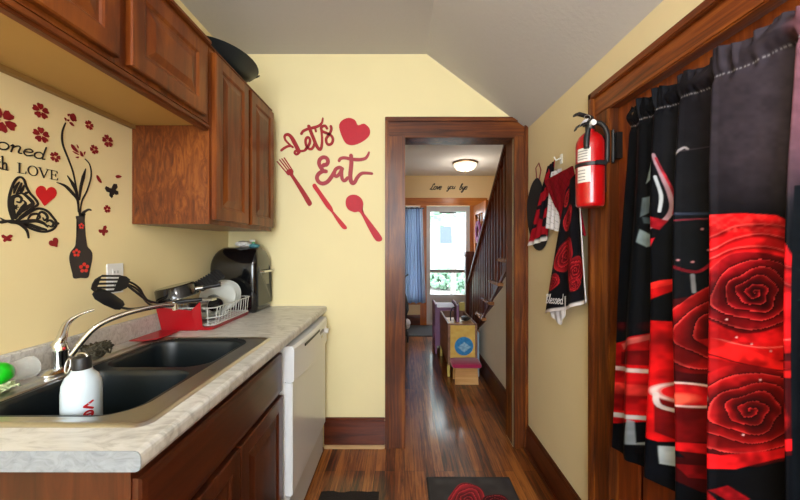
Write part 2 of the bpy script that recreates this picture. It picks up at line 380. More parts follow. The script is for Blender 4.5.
# triangle of plaster under the stair
def sz(y): return max(0.0, 1.17-0.715*(y-2.46))
ys = [YB+0.13, 4.1]
b = MB(); b.rings([[(x, 2.26, 0), (x, 4.09, 0), (x, 4.09, 0.01), (x, 2.26, sz(2.26))] for x in (0.82, 0.86)])
struct('wall_understair', b, M_hallw)
# back wall casing
def trim(name, boxes, mat, bevel=0.004):
    b = MB()
    for a in boxes: b.box(*a)
    return struct(name, b, mat, bevel=bevel)
y0 = YB-0.022
trim('trim_1', [(-0.1, y0, 0, 0.02, YB, 2.0), (-0.108, y0-0.012, 0, -0.085, YB, 2.115), (0.008, y0-0.006, 0, 0.02, YB, 2.0)], M_trimZ)
trim('trim_2', [(0.716, y0, 0, 0.795, YB, 2.0), (0.716, y0-0.006, 0, 0.728, YB, 2.0), (0.782, y0-0.012, 0, 0.804, YB, 2.07)], M_trimZ)
b = MB()
b.prism([(-0.1, 2.0), (0.80, 2.0), (0.80, 2.045), (0.735, 2.095), (-0.1, 2.095)], lambda u, v, d: (u, YB-d, v), 0.022)
b.prism([(-0.108, 2.09), (0.742, 2.09), (0.70, 2.118), (-0.108, 2.118)], lambda u, v, d: (u, YB-d, v), 0.036)
b.box(0.008, y0-0.006, 1.988, 0.728, YB, 2.003)
struct('trim_3', b, M_trimX, bevel=0.003)
# jambs
trim('trim_4', [(0.008, YB, 0, 0.0205, YB+0.135, 2.0), (0.7155, YB, 0, 0.729, YB+0.135, 2.0), (0.008, YB, 1.99, 0.729, YB+0.135, 2.0)], M_trimZ)
trim('trim_5', [(-0.1, YB+0.13, 0, 0.02, YB+0.15, 2.1), (0.716, YB+0.13, 0, 0.81, YB+0.15, 2.1), (0.02, YB+0.13, 2.0, 0.716, YB+0.15, 2.1)], M_trimZ)
# base boards
trim('baseboard_back', [(-0.50, YB-0.018, 0.02, -0.108, YB, 0.175), (-0.50, YB-0.012, 0.175, -0.108, YB, 0.193)], M_baseb)
trim('trim_6', [(-0.50, YB-0.03, 0, -0.108, YB-0.0, 0.022)], M_shoe, 0.006)
trim('baseboard_right', [(XR-0.018, 1.374, 0, XR, YB-0.034, 0.145), (XR-0.012, 1.374, 0.145, XR, YB-0.034, 0.16), (XR-0.034, 1.374, 0, XR-0.018, YB-0.034, 0.02)], M_basebY)
trim('baseboard_hall', [(0.8, YB+0.152, 0, 0.82, 3.95, 0.155), (0.806, YB+0.152, 0.155, 0.82, 3.92, 0.17)], M_basebY)
trim('baseboard_hall_end', [(-1.0, 5.44, 0, 0.34, 5.46, 0.17), (1.25, 5.44, 0, 1.7, 5.46, 0.17)], M_baseb)
# casing of the side door (right wall)
xc = XR-0.02
trim('trim_7', [(xc, 1.255, 0, XR, 1.36, 1.82), (xc-0.014, 1.345, 0, XR, 1.372, 1.92), (xc-0.006, 1.246, 0, XR+0.04, 1.262, 1.82)], M_trimZ)
trim('trim_8', [(xc, 0.40, 1.82, XR, 1.36, 1.90), (xc-0.014, 0.30, 1.893, XR, 1.372, 1.922), (xc-0.006, 0.42, 1.815, XR+0.04, 1.262, 1.832)], M_trimY)
trim('trim_9', [(xc, 0.30, 0, XR, 0.42, 1.9)], M_trimZ)
# side door
def side3(u, v, d): return (XR+0.004-d*1.0+0.0, u, v)
b = MB(); b.box(XR+0.012, 0.422, 0.008, XR+0.05, 1.244, 1.812)
d1 = struct('door_1', b, M_door)
pn = MB()
for (a0, z0_, a1, z1_) in ((0.53, 0.25, 0.79, 0.85), (0.89, 0.25, 1.15, 0.85), (0.53, 1.0, 1.15, 1.68)):
    raised_panel(pn, lambda u, v, d, a0=a0, z0_=z0_: (XR+0.013-d, a0+u, z0_+v), a1-a0, z1_-z0_, 0.006, 0.02, 0.005)
pn.build('door_panel', M_door, d1)
for z in (1.612, 0.22):
    hb = MB(); hb.box(XR-0.008, 1.222, z+0.008, XR+0.012, 1.244, z+0.105); hb.tube([(XR-0.012, 1.240, z), (XR-0.012, 1.240, z+0.113)], 0.0055)
    hb.sphere((XR-0.012, 1.240, z+0.115), 0.006); hb.sphere((XR-0.012, 1.240, z-0.002), 0.006); hb.build('hinge', M_blackm, d1, smooth=SM)
# hall end door, header and casings
trim('trim_10', [(-0.1, 5.42, 1.97, 1.4, 5.46, 2.09), (-0.1, 5.405, 2.075, 1.4, 5.46, 2.095)], M_orange)
trim('trim_11', [(-0.1, 5.43, 0, 0.05, 5.46, 1.97), (0.30, 5.43, 0, 0.405, 5.46, 1.97), (0.05, 5.43, 0.34, 0.30, 5.46, 0.45), (1.12, 5.43, 0, 1.25, 5.46, 1.97)], M_orangeZ)
# storm door
b = MB()
for a in ((0.405, 0.0, 0.47, 1.97), (1.065, 0.0, 1.14, 1.97), (0.47, 1.88, 1.065, 1.97), (0.47, 0.86, 1.065, 0.915), (0.47, 0.0, 1.065, 0.07), (0.47, 0.44, 1.065, 0.50)):
    b.box(a[0], 5.5, a[1], a[2], 5.535, a[3])
d2 = struct('door_2', b, M_frame)
MB().box(0.47, 5.512, 0.07, 1.065, 5.524, 0.44).build('kick_panel', M_kick, d2)
MB().box(0.47, 5.516, 0.50, 1.065, 5.519, 0.86).build('lower_pane', M_glass, d2)
MB().box(0.47, 5.516, 0.915, 1.065, 5.519, 1.88).build('upper_pane', M_glass, d2)
b = MB(); b.box(0.47, 5.49, 0.885, 1.065, 5.5, 0.9); b.build('glazing_bar', M_darkgrey, d2)
b = MB(); b.tube([(0.9, 5.49, 1.86), (0.62, 5.485, 1.865)], 0.012); b.build('door_closer', M_darkgrey, d2)
b = MB(); b.box(1.075, 5.47, 0.98, 1.10, 5.5, 1.05); b.tube([(1.085, 5.47, 1.03), (1.03, 5.46, 1.03)], 0.008); b.build('door_handle', M_darkgrey, d2)
# sidelight window
b = MB()
for a in ((0.05, 0.45, 0.08, 1.97), (0.31, 0.45, 0.34, 1.97), (0.08, 0.45, 0.31, 0.49), (0.08, 1.93, 0.31, 1.97), (0.08, 1.2, 0.31, 1.24)):
    b.box(a[0], 5.49, a[1], a[2], 5.53, a[3])
w1 = struct('window_1', b, M_frame)
MB().box(0.08, 5.508, 0.49, 0.31, 5.511, 1.93).build('window_pane', M_glass, w1)
# open inner door, swung in
b = MB(); X0, X1 = 1.17, 1.21
b.box(X0, 4.62, 0.01, X1, 4.74, 1.95); b.box(X0, 5.28, 0.01, X1, 5.40, 1.95); b.box(X0, 4.74, 1.8, X1, 5.28, 1.95); b.box(X0, 4.74, 0.01, X1, 5.28, 0.95)
d3 = struct('door_3', b, M_orangeZ, bevel=0.003)
MB().box(X0+0.018, 4.74, 0.95, X0+0.022, 5.28, 1.8).build('window_pane', M_glass, d3)
b = MB(); 
for y in (4.92, 5.10): b.box(X0+0.006, y-0.01, 0.95, X0+0.034, y+0.01, 1.8)
b.box(X0+0.006, 4.74, 1.36, X0+0.034, 5.28, 1.38); b.build('glazing_bar', M_orangeZ, d3)
b = MB(); b.sphere((X0-0.03, 4.68, 0.95), 0.026); b.tube([(X0-0.03, 4.68, 0.95), (X0, 4.68, 0.95)], 0.01); b.build('door_knob', M_bronze, d3, smooth=SM)
# wreath on the open door
wr = MB()
for k in range(26):
    a = 2*PI*k/26; wr.sphere((X0-0.018, 5.0+0.13*math.cos(a), 1.52+0.13*math.sin(a)), 0.034+0.008*(k % 3), n=7, m=5, sc=(0.5, 1, 1))
tag(wr.build('door_wreath', M_violet, smooth=SM), 'violet wreath hanging on the open orange wooden front door', 'wreath')

M_tread = wood('highlit_oak_tread', ('#6a3c1c', '#94603a', '#b98a62'), 'X', 20, rough=0.25, coat=0.5)  # paler oak: door-light highlights on the treads are put into its colour
# ---- staircase (one thing with parts)
st = thing('staircase', 'dark wooden staircase rising toward the kitchen above a white plaster triangle', 'staircase', (1.25, 4.0, 0))
steps = [(4.02, 0.20)]
N = 11
treads = []
for k in range(N):
    z = 0.2*(k+1); y = 4.075-0.2*(k+1)/0.715*0.98 + 0.28
    y = 4.04-0.272*k
    if y < 2.4: break
    treads.append((y, z))
    MB().box(0.772, y-0.29 if y-0.29 > 2.34 else 2.34, z-0.028, 1.68, y+0.02, z).build('tread', M_tread, st, bevel=0.006)
    MB().box(0.835, y-0.02, z-0.2, 1.68, y-0.004, z-0.029).build('riser', M_stair, st)
# spandrel between plaster and treads: stepped outline
pl = [(4.085, 0.0), (4.04, 0.0)]
out = [(4.09, sz(4.09))]
for y, z in treads: out += [(y-0.004, z-0.2 if z > 0.21 else 0.012), (y-0.004, z-0.03)]
out += [(2.335, treads[-1][1]-0.03), (2.335, sz(2.335)+0.002)]
b = MB()
# build as vertical slabs per tread so that the outline stays convex
ylist = [t[0]-0.004 for t in treads]+[2.335]
for k, (y, z) in enumerate(treads):
    ya, yb_ = ylist[k], ylist[k+1]
    b.rings([[(x, ya, sz(ya)+0.003), (x, ya, z-0.03), (x, yb_, z-0.03), (x, yb_, min(z-0.031, sz(yb_)+0.003))] for x in (0.812, 0.833)])
b.build('stringer', M_stair, st)
b = MB(); b.rings([[(x, 4.09, 0.012), (x, 4.09, 0.045), (x, 2.3, 1.32), (x, 2.3, 1.285)] for x in (0.804, 0.8115)]); b.build('stringer_moulding', M_stair, st)
def rail(y): return 2.06-0.85*(y-2.627)
for k, (y, z) in enumerate(treads):
    for j in range(3):
        yy = y-0.03-0.0907*j
        if yy < 2.36: continue
        MB().box(0.818, yy-0.017, z, 0.852, yy+0.017, min(rail(yy)-0.02, HH-0.01)).build('baluster', M_stair, st)
ytop = 2.627-(2.42-2.06)/0.85
b = MB(); b.rings([[(x, 4.06, rail(4.06)-0.03), (x, 4.06, rail(4.06)+0.03), (x, 2.34, rail(2.34)+0.03), (x, 2.34, rail(2.34)-0.03)] for x in (0.80, 0.865)]); b.build('handrail', M_stair, st, bevel=0.008)
b = MB(); b.box(0.785, 4.06, 0, 0.885, 4.16, 1.17); b.box(0.77, 4.045, 1.17, 0.90, 4.175, 1.20); b.box(0.78, 4.055, 1.20, 0.89, 4.165, 1.235); b.box(0.775, 4.05, 0, 0.895, 4.17, 0.16); b.build('newel_post', M_stair, st, bevel=0.005)

# ================================================================== OUTSIDE
struct('ground', MB().box(-20, 5.6, -0.5, 25, 40, -0.42), M_grass)
struct('ground_2', MB().box(-1, 5.6, -0.42, 3, 7.4, -0.06), M_conc)
struct('ground_3', MB().box(0.2, 7.4, -0.42, 1.9, 16, -0.40), M_conc)
def tree(x, y, h, r, seed, label):
    t = thing('tree', label, 'tree', (x, y, -0.42), 'trees beyond the front door')
    rnd = random.Random(seed)
    MB().tube([(x, y, -0.42), (x+0.05, y, h*0.3), (x-0.05, y+0.1, h*0.6), (x+0.1, y, h*0.85)], [r, r*0.8, r*0.6, r*0.3]).build('trunk', M_bark, t, smooth=SM)
    b = MB()
    for k in range(260):
        a = rnd.uniform(0, 2*PI); rr = rnd.uniform(0, 1)**0.5*h*0.35; z = h*(0.75+rnd.uniform(-0.25, 0.28))
        b.sphere((x+rr*math.cos(a), y+rr*math.sin(a), z), rnd.uniform(0.05, 0.16), n=5, m=3, sc=(1.3, 1, 0.6))
    b.build('foliage', M_leaf, t)
tree(1.62, 10.5, 4.6, 0.10, 1, 'slim grey trunked tree seen through the middle of the storm door glass')
tree(0.9, 19.0, 5.0, 0.12, 2, 'farther leafy tree seen at the left of the storm door glass')
def bush(x, y, s, seed, label):
    b = MB(); rnd = random.Random(seed)
    for k in range(160):
        a = rnd.uniform(0, 2*PI); e = rnd.uniform(0, PI/2); q = rnd.uniform(0.6, 1)
        b.sphere((x+s*q*math.cos(a)*math.cos(e), y+s*q*math.sin(a)*math.cos(e), -0.42+s*q*math.sin(e)*0.9+0.06), s*0.14, n=5, m=3)
    tag(b.build('bush', M_leaf), label, 'bush', 'bushes beyond the front door')
bush(1.75, 13.5, 0.85, 3, 'rounded green bush low in the left of the storm door glass')
bush(2.75, 12.2, 0.8, 4, 'rounded green bush behind the storm door glass beside the newel post')
h = thing('neighbour_house', 'pale house across the street seen through the storm door glass', 'house', (3, 28, -0.42))
MB().box(-3, 26, -0.42, 9, 32, 4.2).build('wall', M_siding, h)
b = MB(); b.rings([[(x, 25.5, 4.2), (x, 32.5, 4.2), (x, 29, 6.6)] for x in (-3.4, 9.4)]); b.build('roof', M_grey, h)
for x in (0.6, 3.0, 5.4): MB().box(x, 25.95, 1.6, x+1.0, 26, 2.9).build('window', M_darkwin, h)

# ================================================================== KITCHEN UNITS
# --- sink base cabinet
XF = -0.512   # face of the doors
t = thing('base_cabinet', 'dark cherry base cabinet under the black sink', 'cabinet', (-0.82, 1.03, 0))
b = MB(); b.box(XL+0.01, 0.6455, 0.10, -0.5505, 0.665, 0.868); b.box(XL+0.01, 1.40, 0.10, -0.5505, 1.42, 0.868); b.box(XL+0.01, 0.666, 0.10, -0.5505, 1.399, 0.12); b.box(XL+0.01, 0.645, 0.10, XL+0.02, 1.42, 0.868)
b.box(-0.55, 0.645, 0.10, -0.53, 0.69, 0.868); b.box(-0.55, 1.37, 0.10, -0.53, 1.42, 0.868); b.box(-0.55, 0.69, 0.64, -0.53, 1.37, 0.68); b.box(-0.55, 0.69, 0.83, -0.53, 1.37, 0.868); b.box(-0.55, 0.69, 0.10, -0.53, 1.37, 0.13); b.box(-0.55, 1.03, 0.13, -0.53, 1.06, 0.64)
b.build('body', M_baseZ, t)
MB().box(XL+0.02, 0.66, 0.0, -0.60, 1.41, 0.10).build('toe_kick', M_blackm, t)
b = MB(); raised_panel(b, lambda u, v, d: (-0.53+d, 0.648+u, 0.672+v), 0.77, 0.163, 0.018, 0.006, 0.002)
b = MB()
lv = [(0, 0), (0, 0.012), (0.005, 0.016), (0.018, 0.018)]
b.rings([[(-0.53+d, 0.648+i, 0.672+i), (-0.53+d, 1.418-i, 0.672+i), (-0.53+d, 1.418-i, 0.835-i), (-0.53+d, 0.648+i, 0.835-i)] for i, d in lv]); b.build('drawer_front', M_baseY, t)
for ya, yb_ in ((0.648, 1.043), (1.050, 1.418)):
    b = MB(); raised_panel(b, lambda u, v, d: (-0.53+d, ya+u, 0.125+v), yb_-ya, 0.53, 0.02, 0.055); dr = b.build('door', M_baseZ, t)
# --- dishwasher
t = thing('dishwasher', 'white built-in dishwasher under the far end of the counter', 'dishwasher', (-0.8, 1.75, 0))
MB().box(XL+0.03, 1.445, 0.19, -0.512, 2.05, 0.866).build('body', M_whiteside, t)
b = MB(); b.box(-0.511, 1.437, 0.20, -0.478, 2.06, 0.70); b.build('door', M_white, t, bevel=0.005)
def bulge(v):  # slight outward bow of the control panel
    q = (v-1.748)/0.311; return 0.014*(1-q*q)
rings = []
for k in range(13):
    y = 1.437+0.623*k/12; x = -0.470+bulge(y)*1.0
    zb = 0.702-0.0+0.012*((y-1.748)/0.311)**2-0.012
    rings.append([(-0.511, y, zb), (x-0.004, y, zb), (x, y, zb+0.006), (x, y, 0.845), (x-0.008, y, 0.857), (-0.511, y, 0.857)])
cp = MB().rings(rings).build('control_panel', M_white, t, smooth=0.5)
b = MB(); b.box(-0.46, 1.56, 0.822, -0.4555, 1.83, 0.834); b.build('handle_slot', M_blackm, cp)
b = MB(); b.lathe([(0.026, 0), (0.026, 0.006), (0.016, 0.008), (0.014, 0.022), (0, 0.023)], 24, Matrix.Translation((-0.4665, 1.99, 0.785)) @ Matrix.Rotation(PI/2, 4, 'Y')); b.build('cycle_knob', M_whiteside, cp, smooth=SM)
b = MB()
for k in range(3): b.box(-0.459, 1.845+0.028*k, 0.80, -0.4545, 1.863+0.028*k, 0.815)
b.build('buttons', M_grey, cp)
MB().box(-0.4566, 1.862, 0.775, -0.4535, 1.885, 0.788).build('badge', M_chrome, cp)
MB().box(-0.53, 1.447, 0.02, -0.492, 2.05, 0.185).build('kick_plate', M_kick, t, bevel=0.003)
# filler between sink cabinet & dishwasher handled by cabinet body
# --- worktop with a cut-out for the sink and a backsplash
SX0, SX1, SY0, SY1 = -1.035, -0.55, 0.705, 1.372
CX0, CX1, CY0 = XL+0.001, -0.486, 0.615
b = MB()
def slab(x0, y0_, x1, y1): b.box(x0, y0_, 0.871, x1, y1, 0.91)
slab(CX0, CY0, -0.51, SY0+0.01); slab(CX0, SY1-0.01, -0.51, YB-0.002); slab(CX0, SY0+0.01, SX0+0.01, SY1-0.01); slab(SX1-0.01, SY0+0.01, -0.51, SY1-0.01)
prof = [(-0.511, 0.871)]+[(-0.496+0.010*math.cos(a), 0.881+0.010*math.sin(a)) for a in (-PI/2, -PI/4, 0)]+[(-0.498+0.012*math.cos(a), 0.898+0.012*math.sin(a)) for a in (0, PI/6, PI/3, PI/2)]+[(-0.511, 0.91)]
b.rings([[(x, y, z) for x, z in prof] for y in (CY0, YB-0.002)])
ct = b.build('countertop', M_counter)
tag(ct, 'pale grey marbled laminate worktop with rounded front edge around the sink', 'countertop')
MB().rings([[(x, y, z) for x, z in [(CX0, 0.872)]+prof[1:-1]+[(CX0, 0.9095)]] for y in (CY0-0.0015, CY0+0.0005)]).build('end_cap', M_counter2, ct)
b = MB(); b.box(CX0, CY0, 0.9103, CX0+0.018, YB-0.002, 0.99)
tag(b.build('backsplash', M_splash, bevel=0.004), 'mottled pale backsplash strip along the left wall behind the faucet', 'backsplash')

# --- sink as a height field, split by material
t = thing('double_sink', 'black double-bowl sink with a brushed steel rim', 'sink', ((SX0+SX1)/2, (SY0+SY1)/2, 0.91))
nx, ny = 150, 200
ex0, ex1, ey0, ey1 = SX0-0.003, -0.537, SY0-0.012, SY1+0.006
gx = np.linspace(ex0, ex1, nx); gy = np.linspace(ey0, ey1, ny)
GX, GY = np.meshgrid(gx, gy, indexing='ij')
def sd(x, y, x0, y0_, x1, y1, r):
    cx, cy, hx, hy = (x0+x1)/2, (y0_+y1)/2, (x1-x0)/2, (y1-y0_)/2
    qx = np.abs(x-cx)-hx+r; qy = np.abs(y-cy)-hy+r
    return np.hypot(np.maximum(qx, 0), np.maximum(qy, 0))+np.minimum(np.maximum(qx, qy), 0)-r
def sst(a, b_, x): q = np.clip((x-a)/(b_-a), 0, 1); return q*q*(3-2*q)
D1 = sd(GX, GY, -0.975, 0.748, -0.628, 1.022, 0.07); D2 = sd(GX, GY, -0.975, 1.048, -0.628, 1.345, 0.075)
DL = sd(GX, GY, -0.99, 0.735, -0.613, 1.36, 0.085)
DO = sd(GX, GY, ex0, ey0, ex1, ey1, 0.03)
Z = 0.9125+0.004*np.exp(-((DO+0.012)/0.006)**2)-0.003*sst(-0.004, 0, DO)
Z += 0.0030*np.exp(-((DL-0.002)/0.004)**2)-0.004*sst(0.01, -0.003, DL)
DB = np.minimum(D1, D2)
Z -= 0.175*sst(0.0, -0.028, DB)+0.006*sst(0.0, -0.1, DB)
vs_ = [(GX[i, j], GY[i, j], Z[i, j]) for i in range(nx) for j in range(ny)]
F1, F2, F3 = [], [], []
for i in range(nx-1):
    for j in range(ny-1):
        if min(DO[i, j], DO[i+1, j+1], DO[i+1, j], DO[i, j+1]) > -0.0005 and max(abs(GX[i, j]-ex0), 0) >= 0 and DO[i, j] > 0.0005: continue
        f = (i*ny+j, (i+1)*ny+j, (i+1)*ny+j+1, i*ny+j+1)
        c = DL[i, j]
        if c > 0.0: F1.append(f)
        elif GY[i, j] < 1.035: F2.append(f)
        else: F3.append(f)
for nm, ff, mt in (('rim', F1, M_steel), ('near_bowl', F2, M_basin), ('far_bowl', F3, M_basin)):
    used = sorted(set(q for f in ff for q in f)); mp = {q: k for k, q in enumerate(used)}
    m = MB(); m.add([vs_[q] for q in used], [tuple(mp[q] for q in f) for f in ff]); o = m.build(nm if nm == 'rim' else 'bowl', mt, t, smooth=1.2)
for y in (0.9, 1.2): MB().lathe([(0.0, 0), (0.038, 0), (0.045, 0.004), (0.04, 0.006), (0.0, 0.004)], 24, Matrix.Translation((-0.80, y, 0.7345))).build('drain', M_steel, t, smooth=SM)
# --- faucet
fx, fy = -1.036, 1.0
t = thing('faucet', 'chrome single-lever faucet on the back rim of the sink', 'faucet', (fx, fy, 0.916))
MB().lathe([(0.038, 0), (0.038, 0.004), (0.03, 0.010), (0.024, 0.014)], 28, Matrix.Translation((fx, fy, 0.914)) @ Matrix.Diagonal((0.9, 1.5, 1, 1))).build('base_plate', M_chrome, t, smooth=SM)
MB().lathe([(0.019, 0), (0.0195, 0.05), (0.021, 0.054), (0.021, 0.058), (0.0195, 0.064), (0.017, 0.075), (0.010, 0.084), (0, 0.087)], 28, Matrix.Translation((fx, fy, 0.922))).build('body', M_chrome, t, smooth=SM)
sp = [(fx+0.012, fy+0.018, 0.955), (-0.996, 1.07, 1.028), (-0.955, 1.13, 1.059), (-0.909, 1.19, 1.071), (-0.878, 1.235, 1.072), (-0.862, 1.26, 1.068)]
s_ = catmull([Vector(p) for p in sp], 6)
MB().tube(s_, [0.0095-0.002*k/len(s_) for k in range(len(s_))], 14).build('spout', M_chrome, t, smooth=1)
MB().tube([(-0.864, 1.257, 1.073), (-0.864, 1.257, 1.05)], 0.0095, 16).build('aerator', M_chrome, t, smooth=SM)
lv_ = catmull([Vector(p) for p in [(fx-0.004, fy-0.004, 0.990), (fx, fy+0.004, 1.012), (-1.046, 1.03, 1.050), (-1.03, 1.055, 1.074), (-1.008, 1.08, 1.085)]], 6)
MB().tube(lv_, [0.0175-0.0135*min(1, 1.35*k/len(lv_)) for k in range(len(lv_))], 14).build('lever', M_chrome, t, smooth=1)
MB().sphere((fx+0.0185, fy-0.006, 0.985), 0.0045).build('temperature_button', M_red, t, smooth=SM)
# steel wool pad, lying on the rim
b = MB(); rnd = random.Random(5)
for k in range(70):
    a = rnd.uniform(0, 2*PI); e = rnd.uniform(-1, 1)
    c = Vector((-1.012+rnd.uniform(-.008, .012), 1.092+rnd.uniform(-.028, .028), 0.950+rnd.uniform(-.008, .010)))
    pts = [c+Vector((0.018*math.cos(a+q*1.2), 0.03*math.sin(a+q*1.2)*0.7, 0.012*math.sin(q*1.7+e))) for q in range(6)]
    b.tube(pts, 0.003, 5)
b.sphere((-1.01, 1.092, 0.944), 0.018, sc=(1.1, 1.9, 1.4))
tag(b.build('scouring_pad', M_wool), 'crumpled brown steel wool scouring pad behind the faucet spout', 'scouring pad')
# water bottle standing in the near bowl
bx_, by_, bz_ = -0.776, 0.80, 0.727
t = thing('water_bottle', 'white metal water bottle with black cap standing in the near sink bowl', 'bottle', (bx_, by_, bz_))
MB().lathe([(0.034, 0), (0.038, 0.004), (0.038, 0.215), (0.0365, 0.235), (0.030, 0.252), (0.021, 0.262), (0.0195, 0.268)], 40, Matrix.Translation((bx_, by_, bz_))).build('body', M_bottle, t, smooth=0.8)
cp = MB().lathe([(0.018, 0), (0.018, 0.024), (0.016, 0.028), (0.010, 0.030), (0, 0.030)], 28, Matrix.Translation((bx_, by_, bz_+0.2685))).build('cap', M_blackm, t, smooth=SM)
b = MB(); ring = [(bx_+0.0+0.0*k, by_+0.021*math.cos(2*PI*k/16), bz_+0.3+0.018*math.sin(2*PI*k/16)) for k in range(16)]
b.tube([(bx_-0.018+0.006*math.cos(2*PI*k/20)-0.004, by_-0.012+0.004*math.sin(2*PI*k/20), bz_+0.279+0.016*math.sin(2*PI*k/20)) for k in range(20)], 0.0018, 8, closed=True, cap=False)
b.tube([(bx_+0.013*math.cos(PI*k/10), by_, bz_+0.298+0.008*math.sin(PI*k/10)) for k in range(11)], 0.0025, 8)
b.build('carry_loop', M_steel, cp, smooth=1)
def cyl3(u, v, d):  # u: down the height, v: round the body
    a = -0.50+v/0.038; r = 0.0382+d; return (bx_+r*math.cos(a), by_+r*math.sin(a), bz_+0.196-u)
b = MB()   # letters turned to read down the bottle: 'v' then 'e'
stroke(b, [(0.0, 0.0075), (0.0085, -0.0075)], 0.005, cyl3, 0.0006, 0); stroke(b, [(0.017, 0.0075), (0.0085, -0.0075)], 0.005, cyl3, 0.0006, 0)
stroke(b, [(0.029+0.008*math.cos(a), 0.008*math.sin(a)) for a in np.linspace(0.0, 1.72*PI, 16)], 0.0042, cyl3, 0.0006, 1)
stroke(b, [(0.029, 0.0075), (0.029, -0.0075)], 0.0038, cyl3, 0.0006, 0)
b.build('lettering', M_redp, t)
# clear cup with green ball, netting sponge at the left of the sink rim
b = MB(); Mc = Matrix.Translation((-1.062, 0.915, 0.948)) @ Matrix.Rotation(PI/2, 4, 'X') @ Matrix.Rotation(0.0, 4, 'Y')
b.lathe([(0.030, -0.028), (0.0315, -0.028), (0.027, 0.04), (0.0, 0.04), (0.0, 0.0385), (0.0255, 0.0385), (0.030, -0.028)], 28, Mc)
tag(b.build('plastic_cup', M_clear, smooth=SM), 'clear plastic cup lying on its side against the backsplash', 'cup')
b = MB(); b.sphere((-1.05, 0.858, 0.960), 0.029, n=24, m=16)
b.lathe([(0.0285, -0.004), (0.0305, 0), (0.0285, 0.004)], 28, Matrix.Translation((-1.05, 0.858, 0.960)) @ Matrix.Rotation(0.5, 4, 'Y'))
tag(b.build('ball', M_green, smooth=1), 'bright green plastic ball on the back left rim of the sink', 'ball')
b = MB(); rnd = random.Random(9)
for k in range(60):
    c = Vector((-1.035+rnd.uniform(-.025, .02), 0.835+rnd.uniform(-.03, .025), 0.926+rnd.uniform(-0.002, .009))); a = rnd.uniform(0, 6.28)
    b.tube([c+Vector((0.014*math.cos(a+q), 0.018*math.sin(a+q), 0.006*math.sin(2*q+a))) for q in range(6)], 0.0018, 4)
tag(b.build('net_sponge', M_mesh), 'pale netting sponge in front of the green ball on the sink rim', 'sponge')

# --- dish rack with its contents
t = thing('dish_rack', 'wire dish rack on a red tray between the sink and the black appliance', 'dish rack', (-0.98, 1.67, 0.91))
RX0, RX1, RY0, RY1 = -1.085, -0.865, 1.50, 1.87
b = MB(); b.rings([rrect(RX0, RY0, RX1, RY1, 0.03, 0.912), rrect(RX0-0.0, RY0-0.004, RX1+0.006, RY1+0.004, 0.03, 0.926), rrect(RX0+0.004, RY0, RX1+0.002, RY1, 0.03, 0.926), rrect(RX0+0.006, RY0+0.006, RX1-0.006, RY1-0.006, 0.03, 0.916)])
b.build('tray', M_redp, t, smooth=SM)
b = MB()
def wire(p): b.tube(p, 0.0019, 6)
for z, e in ((0.932, 0.006), (1.012, 0.0)):
    p = [(x, y, z) for x, y, _ in rrect(RX0+e, RY0+e, RX1-e+0.01, RY1-e, 0.025, z, 4)]; b.tube(p, 0.0026, 6, closed=True, cap=False)
for k in range(13):
    y = RY0+0.03+k*(RY1-RY0-0.06)/12
    wire([(RX0+0.004, y, 1.012), (RX0+0.008, y, 0.932), (RX1, y, 0.932), (RX1+0.009, y, 1.012)])
for k in range(7):
    x = RX0+0.03+k*(RX1-RX0-0.05)/6
    wire([(x, RY0, 1.012), (x, RY0+0.006, 0.932), (x, RY1-0.006, 0.932), (x, RY1, 1.012)])
b.build('wire_basket', M_wire, t)
b = MB()   # splayed red drip guard at the near end
b.rings([[(-1.125+0.022, 1.478, 1.02), (-0.945, 1.478, 1.005), (-0.905, 1.478, 1.045), (-0.90, 1.488, 0.925), (-0.925, 1.49, 0.9125), (-1.085, 1.49, 0.9125)],
         [(-1.125+0.022, 1.481, 1.02), (-0.945, 1.481, 1.005), (-0.905, 1.481, 1.045), (-0.90, 1.491, 0.925), (-0.925, 1.493, 0.9125), (-1.085, 1.493, 0.9125)]])
b.build('drip_guard', M_redp, t)
def plate(c, rx, rz, r, label):
    M = Matrix.Translation(c) @ Matrix.Rotation(rz, 4, 'Z') @ Matrix.Rotation(rx, 4, 'X')
    b = MB(); b.lathe([(0.0, 0), (r*0.6, 0), (r*0.72, 0.006), (r, 0.016), (r, 0.019), (r*0.7, 0.010), (r*0.58, 0.0045), (0, 0.0045)], 40, M)
    return tag(b.build('plate', M_plate, smooth=0.7), label, 'plate', 'plates standing in the dish rack')
plate((-0.975, 1.755, 1.02), 1.15, 0.25, 0.088, 'pale plate standing in the dish rack, nearest of the plates')
plate((-0.975, 1.785, 1.022), 1.15, 0.25, 0.086, 'pale plate standing in the dish rack, middle one of the plates')
plate((-0.975, 1.815, 1.022), 1.15, 0.25, 0.086, 'pale plate standing in the dish rack, farthest of the plates')
b = MB(); b.lathe([(0, 0), (0.06, 0), (0.092, 0.014), (0.092, 0.018), (0.058, 0.005), (0, 0.005)], 40, Matrix.Translation((-0.955, 1.64, 0.938)) @ Matrix.Diagonal((0.85, 1, 1, 1)))
tag(b.build('shallow_bowl', M_plate, smooth=0.7), 'pale shallow bowl lying flat in the near end of the dish rack', 'bowl')
